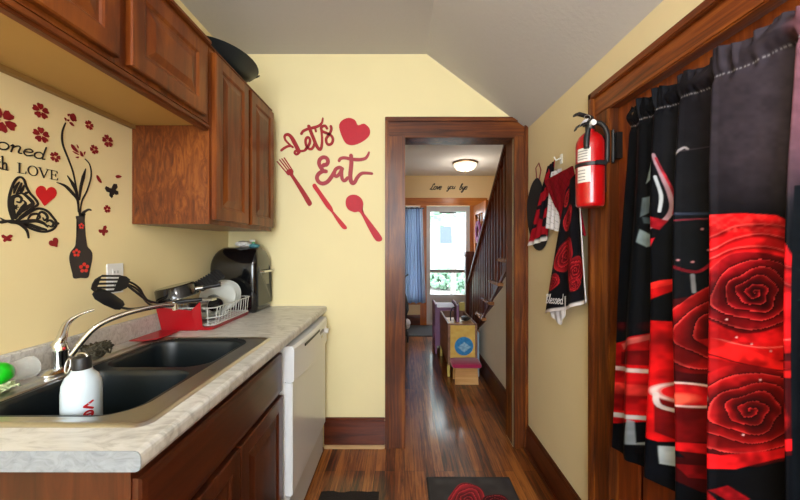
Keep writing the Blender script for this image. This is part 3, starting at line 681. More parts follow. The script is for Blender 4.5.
# upturned black saucepan
def pan(name, label, M, r, hgt, hang, hl, cat):
    t = thing(name, label, cat, M @ Vector((0, 0, 0)))
    MB().lathe([(0.0, hgt), (r*0.88, hgt), (r*0.95, hgt-0.006), (r, 0.008), (r+0.003, 0.0), (r-0.004, 0.0), (r*0.9, hgt-0.01), (0, hgt-0.006)], 40, M).build('body', M_black, t, smooth=0.7)
    b = MB(); b.tube([(r*math.cos(2*PI*k/40), r*math.sin(2*PI*k/40), 0) for k in range(40)], 0.003, 6, M=M, closed=True, cap=False); b.build('rim', M_steel, t, smooth=1)
    c, s = math.cos(hang), math.sin(hang)
    b = MB(); b.tube([(c*r, s*r, hgt*0.35), (c*(r+0.03), s*(r+0.03), hgt*0.3), (c*(r+hl), s*(r+hl), hgt*0.25)], [0.007, 0.009, 0.011], 10, M=M); b.build('handle', M_blackm, t, smooth=1)
    b = MB(); b.tube([(c*(r-0.002), s*(r-0.002), hgt*0.36), (c*(r+0.028), s*(r+0.028), hgt*0.3)], 0.0105, 10, M=M); b.build('handle_ferrule', M_steel, t, smooth=1)
    return t
pan('frying_pan', 'black frying pan resting upside down on top of the dish rack', Matrix.Translation((-1.018, 1.50, 1.062)) @ Matrix.Rotation(-0.20, 4, 'Y') @ Matrix.Rotation(0.12, 4, 'X'), 0.082, 0.055, 0.25, 0.10, 'pan')
pan('saucepan', 'small black saucepan lying on its side among the plates in the dish rack', Matrix.Translation((-0.935, 1.655, 1.0)) @ Matrix.Rotation(2.3, 4, 'Z') @ Matrix.Rotation(1.35, 4, 'Y'), 0.038, 0.06, 1.6, 0.07, 'saucepan')
# utensils reaching out over the sink
def utensil(name, label, cat, head, hw, hlen, mat, slots, pts, hr):
    """head: centre, direction (3d), side (3d)"""
    c, d, s = Vector(head[0]), Vector(head[1]).normalized(), Vector(head[2]).normalized(); s = (s-d*s.dot(d)).normalized(); n = d.cross(s)
    t = thing(name, label, cat, c)
    fn = lambda u, v, w_: tuple(c+d*u+s*v+n*(w_-0.15*v*v/hw-2.2*u*u*0.6))
    b = MB()
    outl = [(-hlen*0.5, hw*0.25), (-hlen*0.36, hw*0.42), (0, hw*0.5), (hlen*0.32, hw*0.46), (hlen*0.48, hw*0.26), (hlen*0.5, 0)]
    full = outl+[(u, -v) for u, v in outl[::-1][1:]]
    if slots:
        # solid border plus bars between open slots
        nb = 5
        xs0, xs1 = -hlen*0.18, hlen*0.34
        b.prism([(-hlen*0.5, hw*0.25), (-hlen*0.36, hw*0.42), (xs0, hw*0.47), (xs0, -hw*0.47), (-hlen*0.36, -hw*0.42), (-hlen*0.5, -hw*0.25)], fn, 0.0025)
        b.prism([(xs1, hw*0.45), (hlen*0.48, hw*0.26), (hlen*0.5, 0), (hlen*0.48, -hw*0.26), (xs1, -hw*0.45)], fn, 0.0025)
        for k in range(nb):
            v = -hw*0.43+k*hw*0.86/(nb-1); b.prism([(xs0, v-0.0035), (xs1, v-0.0035), (xs1, v+0.0035), (xs0, v+0.0035)], fn, 0.0025)
    else:
        b.prism(full, lambda u, v, w_: tuple(c+d*u+s*v+n*(w_*0.003*300/300-0.9*(1-(2*v/hw)**2)*(1-(2*u/hlen)**2)*0.008)), 0.0028)
        # bowl surface as a domed grid
        rings = []
        for q in (1.0, 0.8, 0.55, 0.3, 0.02):
            rings.append([tuple(c+d*(u*q)+s*(v*q)-n*(0.010*(1-q*q))) for u, v in full])
        b.rings(rings, cap=True)
    b.build('head', mat, t, smooth=0.9)
    b = MB(); b.tube(catmull([Vector(p) for p in pts], 6), hr, 8); b.build('handle', mat, t, smooth=1)
    return t
def V3(px, py, Y): return ((px-402)*Y/F, Y, 1.29+(247-py)*Y/F)
utensil('slotted_turner', 'black slotted turner reaching out of the dish rack below the wall outlet', 'turner',
        (V3(110, 283.5, 1.15), (-0.05, -1, 0.10), (0.35, 0.25, 1)), 0.066, 0.135, M_blackm, True,
        [V3(127, 285, 1.215), V3(136, 292, 1.26), V3(147, 300, 1.33), V3(158, 303, 1.43), V3(170, 304, 1.56)], 0.0045)
utensil('serving_spoon', 'black serving spoon reaching out of the dish rack under the slotted turner', 'spoon',
        (V3(109, 299.5, 1.16), (-0.1, -1, 0.72), (0.35, 0.55, 0.8)), 0.044, 0.125, M_blackm, False,
        [V3(121, 307.5, 1.20), V3(130, 309, 1.24), V3(140, 308, 1.31), V3(152, 306, 1.42), V3(165, 305, 1.55)], 0.0045)
t = thing('cooking_tongs', 'black curved tongs handle looping behind the slotted turner', 'tongs', V3(140, 292, 1.33))
for dz in (0, 0.012):
    b = MB(); b.tube(catmull([Vector(V3(x, y, Y))+Vector((0, 0, -dz)) for x, y, Y in ((127, 281, 1.27), (134, 284, 1.29), (140, 289, 1.32), (144, 296, 1.36), (150, 302, 1.46), (160, 305, 1.56))], 5), 0.0038, 8); b.build('arm', M_blackm, t, smooth=1)
# black ridged brush
t = thing('dish_brush', 'black ridged brush leaning across the dish rack toward the black appliance', 'brush', (-0.97, 1.75, 1.08))
Mb = Matrix.Translation((-0.968, 1.665, 1.122)) @ Matrix.Rotation(0.98, 4, 'Z') @ Matrix.Rotation(-0.5, 4, 'Y') @ Matrix.Rotation(0.9, 4, 'X')
b = MB(); b.box(-0.066, -0.028, -0.009, 0.066, 0.028, 0.009, Mb); b.build('head', M_blackm, t, bevel=0.005)
b = MB()
for k in range(9): b.box(-0.06+k*0.0135, -0.029, 0.009, -0.053+k*0.0135, 0.029, 0.015, Mb)
b.build('ridges', M_blackm, t)
b = MB(); b.tube([Mb @ Vector(p) for p in [(-0.055, 0, 0), (-0.10, 0, -0.004), (-0.16, 0, 0.002)]], 0.008, 10); b.build('handle', M_blackm, t, smooth=1)
t = thing('kitchen_knife', 'steel knife with black handle lying across the near end of the dish rack', 'knife', (-0.99, 1.48, 1.03))
b = MB(); b.tube([(-1.0, 1.455, 1.047), (-0.95, 1.47, 1.05), (-0.91, 1.50, 1.052)], [0.009, 0.0085, 0.008], 10); b.build('handle', M_blackm, t, smooth=1)
b = MB(); b.box(-0.915, 1.495, 1.046, -0.86, 1.53, 1.056); b.build('blade', M_steel, t)
b = MB(); b.tube([(-1.008, 1.452, 1.0465), (-0.9995, 1.455, 1.047)], 0.0092, 10); b.build('end_cap', M_chrome, t, smooth=1)
# pinkish curved mat edge with red corner
b = MB(); p = [(-1.075, 1.30), (-1.02, 1.30), (-0.985, 1.33), (-0.98, 1.38), (-0.985, 1.465), (-1.075, 1.465)]
q = [(x, y) for x, y in p]
b.prism(q, lambda u, v, d: (u, v, 0.9185+d), 0.003)
tag(b.build('drying_cloth', M_redp), 'flat red cloth between the faucet spout and the dish rack', 'cloth')
# --- air fryer
t = thing('countertop_oven', 'black domed countertop oven in the corner below the wall cabinet', 'appliance', (-0.975, 2.0, 0.912))
AX0, AX1, AY0, AY1 = -1.105, -0.832, 1.88, 2.115
lv = []
H0 = 1.288
for k in range(9):
    a = PI/2*k/8; lv.append((1.165+(H0-1.165)*math.sin(a), 0.095*(1-math.cos(a))))
rings = [rrect(AX0+0.012, AY0+0.012, AX1-0.012, AY1-0.012, 0.02, 0.913), rrect(AX0, AY0, AX1, AY1, 0.03, 0.925), rrect(AX0, AY0, AX1, AY1, 0.03, 1.05)]
for z, i in lv: rings.append([(x, y, z) for x, y, _ in rrect(AX0+i*0.55, AY0+i, AX1-i*0.45, AY1-i, 0.03 if i < 0.06 else 0.02, z)])
MB().rings(rings).build('body', M_black, t, smooth=0.9)
# arched door on the +X side
arch = [(AY0+0.018, 0.945), (AY1-0.018, 0.945), (AY1-0.018, 1.13)]+[(2.0-0.0075+0.085*math.cos(a), 1.15+0.09*math.sin(a)) for a in np.linspace(0.1, PI-0.1, 9)]+[(AY0+0.018, 1.13)]
dr = MB().prism(arch, lambda u, v, d: (AX1-0.012+d-0.33*max(0, v-1.15)**1.0*0.55, u, v), 0.017).build('door', M_darkgrey, t, bevel=0.003)
b = MB(); b.tube([(AX1+0.004, 1.92, 1.145), (AX1+0.022, 1.93, 1.145), (AX1+0.022, 2.06, 1.145), (AX1+0.004, 2.07, 1.145)], 0.007, 10); b.build('handle', M_chrome, dr, smooth=1)
for x, y in ((AX0+0.03, AY0+0.03), (AX1-0.03, AY0+0.03), (AX0+0.03, AY1-0.03), (AX1-0.03, AY1-0.03)): MB().lathe([(0.01, 0), (0.012, 0.004)], 12, Matrix.Translation((x, y, 0.9105))).build('foot', M_blackm, t)
# things on top of the oven
def crumple(c, sx, sy, sz_, seed, n=14, m=9):
    rnd = random.Random(seed); b = MB(); rings = []
    for i in range(m+1):
        th = PI*i/m
        rings.append([(c[0]+sx*max(math.sin(th), .03)*math.cos(2*PI*k/n)*rnd.uniform(.75, 1.15), c[1]+sy*max(math.sin(th), .03)*math.sin(2*PI*k/n)*rnd.uniform(.75, 1.15), c[2]-sz_*math.cos(th)) for k in range(n)])
    return b.rings(rings)
tag(crumple((-0.955, 1.99, 1.308), 0.045, 0.05, 0.02, 3).build('plastic_bag', M_whiteside), 'crumpled white plastic bag on top of the black countertop oven', 'bag')
tag(crumple((-0.895, 2.0, 1.297), 0.028, 0.035, 0.014, 5).build('face_cloth', plain('turquoise_cloth', '#5b9fae', 0.8)), 'small turquoise cloth on the right of the countertop oven top', 'cloth')
b = MB(); b.lathe([(0.016, 0), (0.018, 0.004), (0.018, 0.03), (0.012, 0.034)], 20, Matrix.Translation((-0.93, 2.05, 1.288)))
t = b.build('spice_jar', plain('green_jar_label', '#3c9a52', 0.4), smooth=SM); tag(t, 'little green jar at the back on top of the countertop oven', 'jar')
MB().lathe([(0.017, 0), (0.017, 0.012), (0, 0.013)], 20, Matrix.Translation((-0.93, 2.05, 1.3225))).build('lid', M_whiteside, t, smooth=SM)
# --- wall outlet
oy, oz = 1.284, 1.168
t = thing('wall_outlet', 'white double power outlet on the left wall above the utensils', 'outlet', (XL, oy, oz-0.06))
MB().box(XL+0.0005, oy-0.037, oz-0.058, XL+0.006, oy+0.037, oz+0.058).build('cover_plate', M_whiteside, t, bevel=0.002)
for k in (-1, 1):
    b = MB(); b.box(XL+0.006, oy-0.016, oz+k*0.024-0.014, XL+0.0085, oy+0.016, oz+k*0.024+0.014); f = b.build('socket', M_whiteside, t, bevel=0.001)
    b = MB(); b.box(XL+0.0085, oy-0.008, oz+k*0.024-0.004, XL+0.009, oy-0.006, oz+k*0.024+0.006); b.box(XL+0.0085, oy+0.006, oz+k*0.024-0.004, XL+0.009, oy+0.008, oz+k*0.024+0.006); b.build('slots', M_blackm, f)

# --- upper cabinets
UX = -0.805
t = thing('wall_cabinet', 'tall two-door cherry wall cabinet above the countertop oven', 'cabinet', (-0.96, 1.75, 1.39))
MB().box(XL+0.001, 1.366, 1.385, UX, 2.02, 2.12).build('body', M_cabside, t, bevel=0.002)
b = MB(); b.box(UX+0.0005, 1.366, 1.385, UX+0.006, 1.385, 2.12); b.box(UX+0.0005, 1.385, 1.385, UX+0.006, 2.02, 1.41); b.box(UX+0.0005, 1.385, 2.10, UX+0.006, 2.02, 2.12); b.box(UX+0.0005, 1.67, 1.41, UX+0.006, 1.725, 2.10); b.box(UX+0.0005, 2.0, 1.41, UX+0.006, 2.02, 2.10)
b.build('face_frame', M_cabZ, t)
for ya, yb_ in ((1.383, 1.682), (1.712, 2.008)):
    b = MB(); raised_panel(b, lambda u, v, d: (UX+0.007+d, ya+u, 1.405+v), yb_-ya, 0.70, 0.019, 0.055); b.build('door', M_cabZ, t)
b = MB(); b.box(XL+0.001, 1.362, 2.1205, UX+0.012, 2.02, 2.13); b.build('top_moulding', M_cabY, t, bevel=0.002)
t = thing('wall_cabinet', 'short cherry wall cabinet above the sink with a painted underside', 'cabinet', (-0.96, 0.86, 1.78))
MB().box(XL+0.001, 0.30, 1.80, UX, 1.362, 2.12).build('body', M_cabY, t)
MB().box(XL+0.022, 0.305, 1.792, UX-0.02, 1.361, 1.7995).build('underside_panel', M_under, t)
MB().box(XL+0.0015, 0.30, 1.778, XL+0.0215, 1.361, 1.7995).build('hanging_rail', plain('tan_rail_paint', '#8f6c36', 0.6), t)
b = MB(); b.box(UX-0.019, 0.30, 1.770, UX+0.004, 1.361, 1.7995); b.box(UX+0.0045, 0.30, 1.778, UX+0.012, 1.361, 1.792); b.build('light_rail', M_cabY, t, bevel=0.002)
b = MB(); b.box(UX+0.0005, 0.30, 1.80, UX+0.006, 1.361, 1.815); b.box(UX+0.0005, 0.30, 2.09, UX+0.006, 1.361, 2.12)
for ya, yb_ in ((0.90, 0.97), (1.30, 1.361), (0.50, 0.55)): b.box(UX+0.0005, ya, 1.815, UX+0.006, yb_, 2.09)
b.build('face_frame', M_cabZ, t)
for ya, yb_ in ((0.545, 0.915), (0.952, 1.318)):
    b = MB(); raised_panel(b, lambda u, v, d: (UX+0.007+d, ya+u, 1.815+v), yb_-ya, 0.275, 0.019, 0.055); b.build('door', M_cabZ, t)
b = MB(); b.box(XL+0.001, 0.30, 2.1205, UX+0.022, 1.361, 2.14); b.build('top_moulding', M_cabY, t, bevel=0.004)
# wok on the tall cabinet
t = thing('wok', 'dark iron wok resting on top of the tall wall cabinet', 'wok', (-0.93, 1.60, 2.131))
Mw = Matrix.Translation((-0.915, 1.625, 2.134)) @ Matrix.Rotation(-0.07, 4, 'X') @ Matrix.Rotation(0.06, 4, 'Y') @ Matrix.Diagonal((1.06, 1.06, 0.85, 1))
MB().lathe([(0.0, 0.0), (0.05, 0.002), (0.10, 0.02), (0.145, 0.052), (0.172, 0.088), (0.176, 0.09), (0.172, 0.094), (0.14, 0.058), (0.095, 0.026), (0, 0.006)], 48, Mw).build('bowl', M_iron, t, smooth=0.9)
for a0 in (-2.2, 0.95):
    b = MB(); c = Vector((0.172*math.cos(a0), 0.172*math.sin(a0), 0.088)); n_ = Vector((math.cos(a0), math.sin(a0), 0)); s = Vector((-math.sin(a0), math.cos(a0), 0))
    b.tube(catmull([Mw @ (c+s*u+n_*v+Vector((0, 0, z))) for u, v, z in ((-0.035, 0, 0), (-0.034, 0.012, 0.018), (-0.02, 0.02, 0.03), (0.02, 0.02, 0.03), (0.034, 0.012, 0.018), (0.035, 0, 0))], 4), 0.0035, 8); b.build('loop_handle', M_iron, t, smooth=1)

# ================================================================== WALL DECORATIONS
TH = 0.0012
def q2(crop, pts, f):   # points read off an enlarged crop (x0, y0, scale) -> wall metres
    x0, y0_, s = crop; return [f(x0+x/s, y0_+y/s) for x, y in pts]
# --- back wall: red painted wooden letters and cutlery
c5 = (275, 110, 10.0); T2 = 0.006
b = MB()
def bs(crop, pts, wd, t=T2):
    wd = [x*1.28 for x in wd] if isinstance(wd, list) else wd*1.28
    stroke(b, q2(crop, pts, BW), wd, bw3, t, 4)
px1 = 2.13/F
bs(c5, [(65,405),(95,382),(130,365),(160,362),(178,372)], 1.7*px1)
bs(c5, [(170,368),(135,335),(105,300),(98,268),(112,250),(140,250),(170,280),(200,335),(228,390),(238,420)], [1.5*px1, 1.6*px1, 2.2*px1, 3.2*px1, 3.2*px1])
bs(c5, [(238,415),(232,438),(212,445),(198,430),(210,410),(240,408),(275,412),(305,402),(330,370)], 1.7*px1)
bs(c5, [(305,400),(340,352),(352,310),(342,280),(320,278),(308,305),(312,350),(335,385),(365,392),(388,365),(400,325)], 1.9*px1)
bs(c5, [(340,165),(362,225),(390,295),(415,355),(440,392),(460,388),(470,345),(472,280),(466,215),(462,185)], [2.6*px1, 2.6*px1, 2.4*px1, 1.7*px1, 1.6*px1])
bs(c5, [(520,185),(505,162),(478,165),(462,185),(475,215),(515,232),(560,255),(580,290),(572,330),(545,348),(520,335),(512,295),(530,262),(555,225),(565,190),(560,165)], 2.0*px1)
bs(c5, [(265,240),(285,212),(335,190),(390,178),(440,160),(470,130),(480,85)], [1.9*px1, 1.9*px1, 2.2*px1, 1.8*px1, 1.2*px1])
bs(c5, [(402,180),(405,195),(410,215)], 1.6*px1)
tag(b.build('wall_lettering', M_redL), 'deep red wooden word "Let\'s" in cursive on the back wall', 'wall lettering', 'wooden words on the back wall')
c6 = (300, 140, 8.89); b = MB()
bs(c6, [(205,232),(215,222),(235,222),(250,195),(240,165),(210,155),(180,172),(170,205),(182,240),(205,270)], 2.9*px1)
bs(c6, [(232,280),(200,280),(165,305),(152,340),(170,375),(205,388),(245,372),(280,330),(305,290)], 3.0*px1)
bs(c6, [(378,258),(350,245),(318,262),(305,300),(322,325),(350,305),(372,262)], 2.6*px1)
bs(c6, [(372,262),(370,305),(378,350),(398,362),(425,338)], 2.6*px1)
bs(c6, [(455,140),(458,200),(452,270),(448,330),(460,380),(485,378),(510,335),(545,300),(590,295),(640,300)], [3.0*px1, 3.2*px1, 3.2*px1, 2.8*px1, 2.4*px1, 2.0*px1])
bs(c6, [(348,186),(362,166),(400,160),(460,172),(530,176),(580,165),(602,140),(614,112)], [2.2*px1, 2.4*px1, 2.6*px1, 2.2*px1, 1.5*px1])
tag(b.build('wall_lettering', M_redwood2), 'dusty red wooden word "Eat" in cursive on the back wall', 'wall lettering', 'wooden words on the back wall')
def outline(name, mat, crop, pts, f, f3, t, label, cat, group=None, sm=3, closed=True, thin=None):
    p = q2(crop, pts, f)
    if sm: p = [(q.x, q.y) for q in catmull(p, sm, True)]
    bmh = bmesh.new(); 
    A = [bmh.verts.new(f3(u, v, t)) for u, v in p]; B = [bmh.verts.new(f3(u, v, 0)) for u, v in p]
    fa = bmh.faces.new(A); bmh.faces.new(B[::-1])
    for i in range(len(p)): bmh.faces.new((A[i], B[i], B[(i+1) % len(p)], A[(i+1) % len(p)]))
    bmesh.ops.triangulate(bmh, faces=[f_ for f_ in bmh.faces if len(f_.verts) > 4])
    bmh.verts.index_update(); m = MB(); m.add([tuple(v.co) for v in bmh.verts], [tuple(v.index for v in f_.verts) for f_ in bmh.faces]); bmh.free()
    if name is None: return m
    return tag(m.build(name, mat), label, cat, group)
ch = (260, 100, 3.13)
outline('heart_plaque', M_redwood, ch, [(248,85),(256,66),(278,57),(298,64),(307,80),(326,75),(343,90),(343,110),(325,128),(296,141),(272,138),(258,118)], BW, bw3, T2, 'big red wooden heart on the back wall beside the cursive word', 'heart')
c7 = (275, 150, 5.26)
b = outline(None, None, c7, [(60,122),(64,108),(80,100),(94,104),(98,118),(96,128),(150,205),(190,268),(194,284),(184,294),(172,288),(140,232),(84,140),(70,134)], BW, bw3, T2, '', '')
for p in ([(13,62),(62,120)], [(26,53),(72,112)], [(38,48),(82,108)], [(50,43),(93,108)]): stroke(b, q2(c7, p, BW), 1.15*px1, bw3, T2, 0)
tag(b.build('wooden_fork', M_redL), 'red wooden fork cut-out on the back wall, left of the knife', 'wall cutlery', 'wooden cutlery on the back wall')
outline('wooden_knife', plain('crimson_painted_wood', '#bf0a1e', 0.6, var=0.1, scale=60), c7, [(200,182),(212,178),(222,190),(262,246),(300,300),(308,322),(345,365),(378,405),(372,417),(355,412),(330,380),(298,330),(270,300),(225,232),(200,196)], BW, bw3, T2, 'red wooden knife cut-out on the back wall between fork and spoon', 'wall cutlery', 'wooden cutlery on the back wall')
outline('wooden_spoon', M_redwood, c7, [(372,280),(378,252),(400,237),(430,238),(455,256),(465,285),(458,315),(470,335),(520,400),(560,455),(562,475),(545,482),(525,470),(490,410),(448,330),(420,328),(392,318),(378,302)], BW, bw3, T2, 'red wooden spoon cut-out on the back wall beside the doorway', 'wall cutlery', 'wooden cutlery on the back wall')

# --- left wall stickers
def P1(px, py): return LW(px, py)
def flower(px, py, r, mat, label, n=5, rot=0.3):
    u0, v0 = P1(px, py); R = r*u0/F*1.0; b = MB()
    for k in range(n):
        a = 2*PI*k/n+rot; ca, sa = math.cos(a), math.sin(a)
        loc = [(0.16, 0), (0.4, 0.27), (0.8, 0.40), (1.02, 0.26), (0.92, 0.0), (1.02, -0.26), (0.8, -0.40), (0.4, -0.27)]
        b.prism([(u0+R*(x*ca-y*sa), v0+R*(x*sa+y*ca)) for x, y in loc], lw3, TH)
    return tag(b.build('flower_sticker', mat), label, 'wall sticker', 'flower stickers on the left wall')
flower(2, 120, 12, M_decalr, 'largest dark red flower sticker, above the cursive lettering', 5, 0.9)
flower(40.5, 111, 7.5, M_decalr, 'dark red flower sticker highest of the two stacked above the lettering', 5, 0.4)
flower(41, 135, 7.5, M_decalr, 'dark red flower sticker just above the end of the cursive lettering', 5, 0.4)
flower(55, 157, 5, M_decalr, 'small red flower sticker left of the vase stems above the last capital', 5, 0.1)
flower(89, 125, 4.5, M_decalr, 'small dark red flower sticker right of the tallest stem blossom', 5, 0.2)
flower(107.5, 141, 6, M_decalr, 'dark red flower sticker nearest the corner of the wall cabinet', 5, 0.6)
flower(94, 149.5, 4.5, M_decalr, 'small dark red flower sticker above the shorter stem blossom', 5, 0.8)
flower(107, 209, 3.8, M_decalr, 'little red flower sticker between the black and the red butterfly', 5, 0.5)
def petal(pts, mat, label): 
    m = outline(None, None, (0, 0, 1), pts, LW, lw3, TH, '', ''); return tag(m.build('petal_sticker', mat), label, 'wall sticker', 'petal stickers on the left wall')
petal([(96.5,175),(98.5,176.5),(101,181),(101,183),(98.5,181.5),(96.5,178)], M_decalr, 'slanting red petal sticker left of the small black butterfly')
petal([(115.5,176),(118,175),(121.5,176.5),(119,178),(116.5,178)], M_decalr, 'level red petal sticker above the small black butterfly')
def butterfly(px, py, s, mat, label, rot=0.0):
    u0, v0 = P1(px, py); R = s*u0/F; b = MB()
    W1 = [(0,0.05),(0.2,0.45),(0.6,0.7),(0.95,0.55),(0.9,0.2),(0.5,0.0),(0.75,-0.25),(0.6,-0.55),(0.25,-0.5),(0,-0.1)]
    for sx in (1, -1):
        pts = [(sx*x*(0.75 if sx < 0 else 1), y*(1.1 if sx < 0 else 1)) for x, y in W1]
        pts = [(x*math.cos(rot)-y*math.sin(rot), x*math.sin(rot)+y*math.cos(rot)) for x, y in pts]
        half1 = pts[:6]; half2 = [pts[0]]+pts[5:]
        for hh in (half1, half2): b.prism([(u0+R*x, v0+R*y) for x, y in hh], lw3, TH)
    bd = [(0, 0.35), (0, -0.35)]; bd = [(x*math.cos(rot)-y*math.sin(rot), x*math.sin(rot)+y*math.cos(rot)) for x, y in bd]
    stroke(b, [(u0+R*x, v0+R*y) for x, y in bd], 0.14*R, lw3, TH, 0)
    return tag(b.build('butterfly_sticker', mat), label, 'wall sticker', 'butterfly stickers on the left wall')
butterfly(112, 191.5, 9, M_decal, 'small black butterfly sticker near the side of the wall cabinet', 0.5)
butterfly(103.5, 231.5, 6, M_decalr, 'small red butterfly sticker right of the vase', 0.7)
butterfly(6.3, 238.5, 5.5, M_decalr, 'tiny red butterfly sticker below the big patterned butterfly', 0.1)
HP = [(0,-1),(-0.35,-0.6),(-0.85,-0.1),(-1.0,0.35),(-0.8,0.75),(-0.45,0.88),(-0.12,0.7),(0,0.45),(0.12,0.7),(0.45,0.88),(0.8,0.75),(1.0,0.35),(0.85,-0.1),(0.35,-0.6)]
def heart(px, py, s, rot, mat, label):
    pts = [(px+s*(x*math.cos(rot)-y*math.sin(rot)), py-s*(x*math.sin(rot)+y*math.cos(rot))) for x, y in HP]
    m = outline(None, None, (0, 0, 1), pts, LW, lw3, TH, '', '', sm=2); return tag(m.build('heart_sticker', mat), label, 'wall sticker', 'heart stickers on the left wall')
heart(45.5, 195.5, 10.5, -0.12, M_decalR, 'bright red heart sticker right of the big patterned butterfly')
heart(54, 243, 5, 0.6, M_decalr, 'small tilted dark red heart sticker left of the vase')
# big patterned butterfly
cb = (0, 160, 5.55); b = MB()
def ls(pts, wd, crop=cb, taper=False, sm=5):
    if crop is cb: wd = [x*1.1 for x in wd] if isinstance(wd, list) else wd*1.15
    stroke(b, q2(crop, pts, LW), wd, lw3, TH, sm, taper)
pb = 0.97/F
ls([(68,332),(52,285),(46,240),(52,190),(72,130),(95,100),(115,96),(132,112),(145,150),(165,185),(192,215),(208,245),(185,262),(150,285),(110,318)], 1.8*pb)
ls([(85,342),(140,305),(190,276),(225,270),(262,285),(292,318),(312,350),(298,380),(262,396),(220,396),(170,380),(120,352),(90,345)], 2.2*pb)
ls([(82,322),(70,275),(64,235),(72,205),(100,200),(118,215),(110,235),(92,232)], [2.6*pb, 3.4*pb, 2.2*pb, 1.4*pb])
ls([(88,320),(110,290),(150,262),(180,240),(150,205),(120,185),(95,190)], [1.4*pb, 3.2*pb, 3.4*pb, 2.2*pb, 1.0*pb])
ls([(100,300),(125,265),(140,240),(128,225)], [3.2*pb, 3.8*pb, 2.0*pb, 1.0*pb])
ls([(75,185),(85,150),(105,122)], [1*pb, 2.6*pb, 1*pb]); ls([(88,190),(105,160),(118,128)], [1*pb, 2.4*pb, 1*pb]); ls([(108,188),(122,165),(132,140)], [1*pb, 2.4*pb, 1*pb]); ls([(130,190),(145,182),(155,178)], [1*pb, 2.2*pb, 1*pb])
ls([(100,345),(150,340),(200,338),(240,352),(262,372)], [2.6*pb, 3.6*pb, 3.0*pb, 1.2*pb])
ls([(120,352),(170,362),(215,378),(255,386)], [2.0*pb, 3.2*pb, 3.4*pb, 1.6*pb])
ls([(150,335),(170,305),(205,300),(220,318),(205,330)], [1*pb, 2.4*pb, 2.0*pb, 1*pb]); ls([(200,330),(222,290),(250,298),(262,322),(245,335),(236,320)], [1*pb, 2.6*pb, 2.2*pb, 1*pb])
ls([(255,345),(275,335),(295,350),(285,370),(265,362)], [1*pb, 2.6*pb, 2.2*pb, 1*pb]); ls([(305,352),(320,352)], 2.4*pb)
ls([(0,322),(25,336),(60,342)], [0.7*pb, 1.6*pb, 3.6*pb]); ls([(60,342),(95,348),(125,368),(148,395),(156,432)], [3.8*pb, 3.2*pb, 2.6*pb, 2.2*pb, 1.2*pb]); ls([(5,345),(30,340)], 2.6*pb)
for k in range(6):
    a = 2*PI*k/6; ls([(85,262),(85+13*math.cos(a),262+13*math.sin(a))], 0.9*pb, sm=0)
tag(b.build('butterfly_sticker', M_decal), 'large black filigree butterfly sticker below the lettering on the left wall', 'wall sticker', 'butterfly stickers on the left wall')
# mini stroke alphabet (x-height 1, baseline 0)
def arc(cx, cy, rx, ry, a0, a1, n=9): return [(cx+rx*math.cos(math.radians(a0+(a1-a0)*k/n)), cy+ry*math.sin(math.radians(a0+(a1-a0)*k/n))) for k in range(n+1)]
GL = {
 'o': ([arc(.45,.5,.4,.5,80,440)], .95), 'n': ([[(0,.8),(.15,1),(.15,0)], [(.15,.6),(.45,1),(.7,.9),(.7,.15),(.95,.1)]], 1.0),
 'e': ([[(.05,.45),(.6,.6),(.7,.85),(.4,1.02),(.08,.7),(.08,.25),(.4,-.02),(.8,.25)]], .85),
 'd': ([arc(.42,.45,.38,.47,60,400), [(.8,1.9),(.8,.15),(1.0,.1)]], 1.05), 'a': ([arc(.42,.48,.38,.48,60,400), [(.8,1),(.8,.12),(1.0,.1)]], 1.05),
 's': ([[(.6,.85),(.35,1.0),(.12,.8),(.5,.45),(.6,.2),(.3,-.02),(.05,.15)]], .75), 'S': ([[(1.0,1.7),(.7,1.95),(.3,1.75),(.35,1.3),(.8,.9),(.85,.3),(.4,-.05),(0,.25)]], 1.2),
 'L': ([[(.9,1.5),(.75,1.9),(.45,1.6),(.4,.7),(.15,.05),(.0,.2),(.3,.15),(.8,-.05),(1.1,.2)]], 1.15), 'v': ([[(0,.9),(.25,.95),(.4,0),(.85,1.0),(1,.85)]], .95),
 'y': ([[(.1,1),(.2,.15),(.55,.15),(.8,1)], [(.8,1),(.75,-.5),(.4,-.9),(.2,-.6),(.9,.1)]], .95), 'u': ([[(.05,1),(.15,.1),(.5,.05),(.75,.5),(.8,1)], [(.8,1),(.85,.1),(1.05,.15)]], 1.0),
 'b': ([[(.1,.6),(.45,1.7),(.3,1.9),(.12,1.5),(.12,.1),(.5,0),(.7,.5),(.45,.9),(.15,.6)]], .85), 'l': ([[(.05,.4),(.4,1.6),(.25,1.9),(.12,1.4),(.15,.1),(.45,.1)]], .5),
 'B': ([[(.15,0),(.25,1.9)], [(.0,1.7),(.5,1.95),(.9,1.6),(.3,1.0),(.9,.7),(.8,.1),(.1,0)]], 1.1),
 't': ([[(.35,1.6),(.35,.1),(.6,0),(.75,.15)], [(.05,1),(.7,1)]], .75), 'h': ([[(.15,1.9),(.15,0)], [(.0,1.85),(.15,1.9)], [(0,0),(.32,0)], [(.15,.6),(.45,1),(.7,.85),(.7,0)], [(.55,0),(.88,0)]], .95),
 'w': ([[(0,1),(.3,0),(.55,.9),(.8,0),(1.15,1)]], 1.2), 'i': ([[(.2,1),(.2,0)], [(.2,1.4),(.2,1.45)]], .42),
}
def write(mb, txt, u0, v0, h, f3, t, wd, slant=0.0, flip=1, sx=1.0, sp=0.0, base=None):
    u = 0
    for c_ in txt:
        if c_ == ' ': u += 0.8; continue
        ss, adv = GL[c_]
        for s in ss:
            pts = [((u0+flip*h*((u+x*sx)+slant*y)), v0+h*y+(base((u+x)*h) if base else 0)) for x, y in s]
            stroke(mb, pts, wd, f3, t, 3 if len(pts) > 2 else 0)
        u += adv*sx+sp
    return u*h
b = MB(); hx = 0.021
W = sum(GL[c_][1]*1.5+0.06 for c_ in 'Seasoned')*hx
